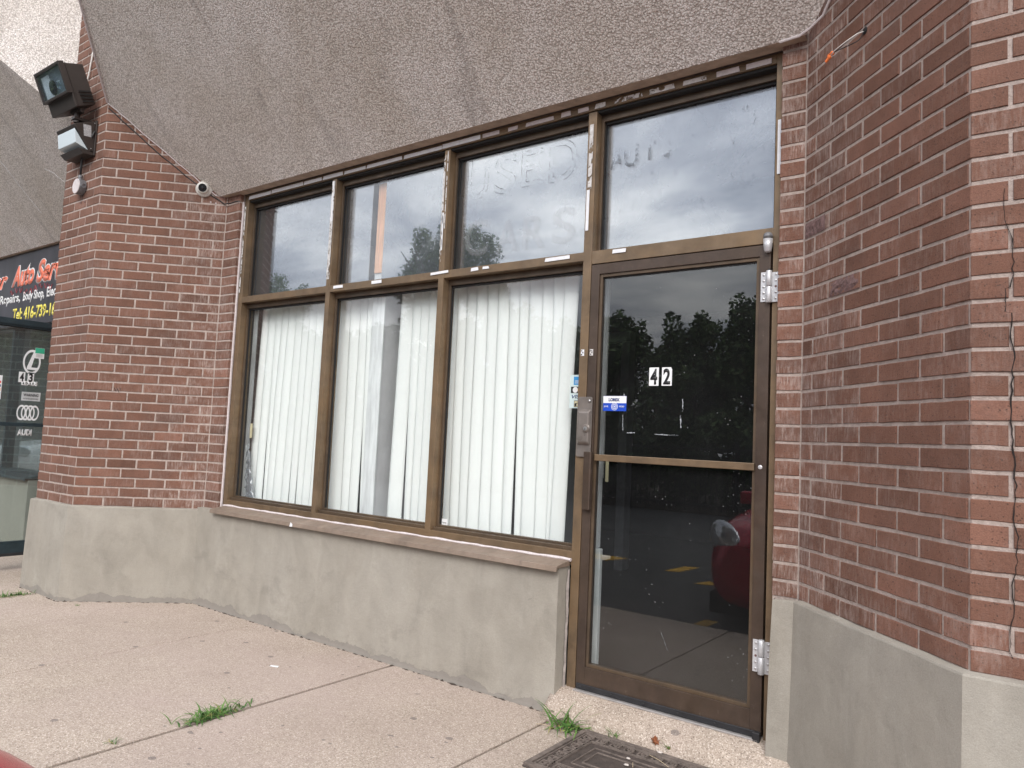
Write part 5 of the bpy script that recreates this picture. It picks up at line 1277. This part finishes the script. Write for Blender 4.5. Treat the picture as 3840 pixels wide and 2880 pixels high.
        bmesh.ops.recalc_face_normals(mb.bm, faces=mb.bm.faces[:]); obj('taillight', mb, M['taillamp'], t, bevel=.03, seg=3)
        mb = MB(); mb.box(0, 1, 0, 1, 0, 1)
        for v_ in mb.bm.verts: v_.co = Vector(G_(sx_*(.86+.16*v_.co.x), -1.45-.10*v_.co.y, .97+.13*v_.co.z))
        bmesh.ops.recalc_face_normals(mb.bm, faces=mb.bm.faces[:]); obj('wing_mirror', mb, body_m, t, bevel=.03, seg=3)
    mb = MB(); mb.box(0, 1, 0, 1, 0, 1)
    for v_ in mb.bm.verts: v_.co = Vector(G_(-.38+.76*v_.co.x, -.03+.035*v_.co.y, .34+.16*v_.co.z))
    bmesh.ops.recalc_face_normals(mb.bm, faces=mb.bm.faces[:]); obj('grille', mb, M['camblack'], t, bevel=.02)
    mb = MB(); mb.box(0, 1, 0, 1, 0, 1)
    for v_ in mb.bm.verts: v_.co = Vector(G_(-.83+1.66*v_.co.x, -3.9+3.66*v_.co.y, .12+.17*v_.co.z))
    bmesh.ops.recalc_face_normals(mb.bm, faces=mb.bm.faces[:]); obj('underbody', mb, M['camblack'], t)
    return t
car('red hatchback parked nose-in to the sidewalk, its bonnet corner at bottom left', M['carred'], 3.655, -2.63, 0.0)
car('white car parked further left, seen mirrored in the neighbouring shop door', M['carwhite'], -13.0, -2.7, 0.0)

# ------------------------------------------------------------------ fence and trees across the lot (seen in the glass)
FN = thing('iron_fence', 'black iron picket fence across the car park, below the trees', 'fence', (-6, -12.9, AZ))
for k in range(13):
    mb = MB(); x_ = -24+k*2.6; mb.box(x_, x_+.06, -12.93, -12.87, AZ, 1.35); obj('post', mb, M['iron'], FN)
for z_ in (-.12, 1.15): mb = MB(); mb.box(-24, 7.3, -12.92, -12.88, z_, z_+.04); obj('rail', mb, M['iron'], FN)
mb = MB(); x_ = -23.9
while x_ < 7.2: mb.box(x_, x_+.018, -12.909, -12.891, AZ+.08, 1.28); x_ += .125
obj('pickets', mb, M['iron'], FN)
def leafcloud(bm, blobs, n_, size, seed):
    r = random.Random(seed); tl = bm.faces.layers.float['tint']; tot = sum(b_[3]**2 for b_ in blobs)
    for cx, cy, cz, rad, sz in blobs:
        for _ in range(int(n_*rad**2/tot)):
            d = Vector((r.gauss(0, 1), r.gauss(0, 1), r.gauss(0, 1))).normalized()*rad*(r.random()**.33)*r.uniform(.85, 1.12)
            c_ = Vector((cx, cy, cz))+Vector((d.x, d.y, d.z*sz)); s_ = size*r.uniform(.6, 1.3)
            nv = Vector((r.uniform(-1, 1), r.uniform(-1, 1), r.uniform(.0, 1.2))).normalized(); u_ = nv.orthogonal().normalized(); v_ = nv.cross(u_); a = r.uniform(0, 6.28)
            u2 = u_*math.cos(a)+v_*math.sin(a); v2 = nv.cross(u2)
            F = bm.faces.new([bm.verts.new(c_+u2*s_), bm.verts.new(c_+v2*s_*.55+u2*s_*.2), bm.verts.new(c_-u2*s_*.8), bm.verts.new(c_-v2*s_*.55+u2*s_*.1)]); F[tl] = r.random()
def tree_mesh(h, w_, seed, n_=9000):
    r = random.Random(seed); bm = bmesh.new(); bm.faces.layers.float.new('tint'); blobs = []
    for k in range(26):
        f = r.random(); z_ = h*(.12+.80*f); rad = w_*(.55+.45*math.sin(math.pi*min(1, f*.9+.1)))*r.uniform(.3, .95)
        a = r.uniform(0, 6.28); blobs.append((math.cos(a)*rad*.8, math.sin(a)*rad*.8, z_, w_*r.uniform(.22, .42), .8))
    for k in range(9):        # top sprigs
        a = r.uniform(0, 6.28); q = r.uniform(0, .6)*w_; blobs.append((math.cos(a)*q, math.sin(a)*q, h*(.92+.1*r.random()), w_*r.uniform(.10, .18), 1.6))
    leafcloud(bm, blobs, n_, .080, seed)
    return bm
def trunk_mesh(h, seed):
    r = random.Random(seed); mb = MB(); mb.tube([(0, 0, 0), (.05, .02, h*.3), (-.05, .05, h*.6), (.02, 0, h*.88)], [.16, .12, .08, .03], 8)
    for k in range(6):
        z_ = h*r.uniform(.22, .7); a = r.uniform(0, 6.28); l = h*.22
        mb.tube([(0, 0, z_), (math.cos(a)*l*.5, math.sin(a)*l*.5, z_+l*.4), (math.cos(a)*l, math.sin(a)*l, z_+l)], [.05, .035, .015], 6)
    return mb
protos = []
for i, (h, w_) in enumerate(((5.15, 1.95), (4.75, 1.7), (8.8, 2.9))):
    t = thing('maple_tree', 'tree', 'tree', (0, 0, 0), 'trees beyond the fence')
    cr = obj('crown', tree_mesh(h, w_, 40+i, 24000 if i < 2 else 34000), M['leaf'], t); tr = obj('trunk', trunk_mesh(h, 60+i), M['bark'], t)
    protos.append((t, cr, tr))
spots = [(0, -.7, -15.2, 1.0, 0.3), (1, -2.7, -15.6, 1.0, 1.1), (0, -5.0, -15.4, .95, 2.2), (1, -7.4, -16.0, 1.04, .8), (0, -9.2, -15.3, 1.08, 4.0), (2, -13.2, -17.0, 1.02, 0.5), (1, -11.2, -15.4, 1.05, 2.9), (0, -15.4, -15.6, 1.0, 5.0), (1, -17.8, -15.2, 1.1, 1.0), (0, -20.4, -15.6, 1.05, 3.0), (1, 1.8, -15.4, 1.1, 3.3), (0, 4.4, -15.4, 1.0, .2), (2, -24.0, -17, .9, 2.0), (0, -27.5, -15.6, 1.1, .2)]
spots += [((0, 1, 0, 2)[k % 4], -31.5-k*4.0, -16.0, 2.1, k*1.3) for k in range(10)]
desc = ['nearest the mirrored red car', 'just right of the door number', 'left of the door number', 'behind the fence, bushy and low', 'bushy, beside the tall one', 'tallest, its round crown rising into the upper windows', 'leaning on the tallest one', 'mirrored in the second window', 'mirrored in the leftmost window', 'far left of the row', 'right end of the row, low', 'last on the right', 'tall one far to the left', 'left of the tall far one']
desc += ['%s in the distant left row' % w_ for w_ in ('first', 'second', 'third', 'fourth', 'fifth', 'sixth', 'seventh', 'eighth', 'ninth', 'tenth')]
usedp = set()
for (k, x_, y_, sc, rz), ds in zip(spots, desc):
    t, cr, tr = protos[k]
    if k in usedp:
        t2 = t.copy(); COL.objects.link(t2)
        for ch in (cr, tr): c2 = ch.copy(); COL.objects.link(c2); c2.parent = t2
        t = t2
    usedp.add(k); t.location = (x_, y_, AZ); t.scale = (sc, sc, sc); t.rotation_euler = (0, 0, rz); t['label'] = 'leafy green maple beyond the fence, '+ds
bm = bmesh.new(); bm.faces.layers.float.new('tint'); r = random.Random(77)
leafcloud(bm, [(-26+k*.9, -14.0+r.uniform(-.4, .4), AZ+.9+r.uniform(0, .9), r.uniform(.8, 1.25), 1.1) for k in range(37)]+[(-28-k*2.0, -14.5, AZ+1.2, 1.9, 1.0) for k in range(26)], 34000, .11, 78)
tag(obj('undergrowth', bm, M['hedge'], origin=(-10, -14, AZ)), 'dense dark undergrowth behind the iron fence', 'undergrowth', kind='stuff')
bm = bmesh.new(); bm.faces.layers.float.new('tint'); r = random.Random(79)
leafcloud(bm, [(-30+k*1.3, -19+r.uniform(-.6, .6), AZ+1.6+r.uniform(0, 1.2), r.uniform(1.4, 2.0), 1.2) for k in range(32)]+[(-32-k*2.4, -19, AZ+2.2, 2.4, 1.1) for k in range(20)], 26000, .2, 80)
tag(obj('woodland', bm, M['hedge'], origin=(-10, -19, AZ)), 'dark band of woodland behind the row of maples', 'woodland', kind='stuff')
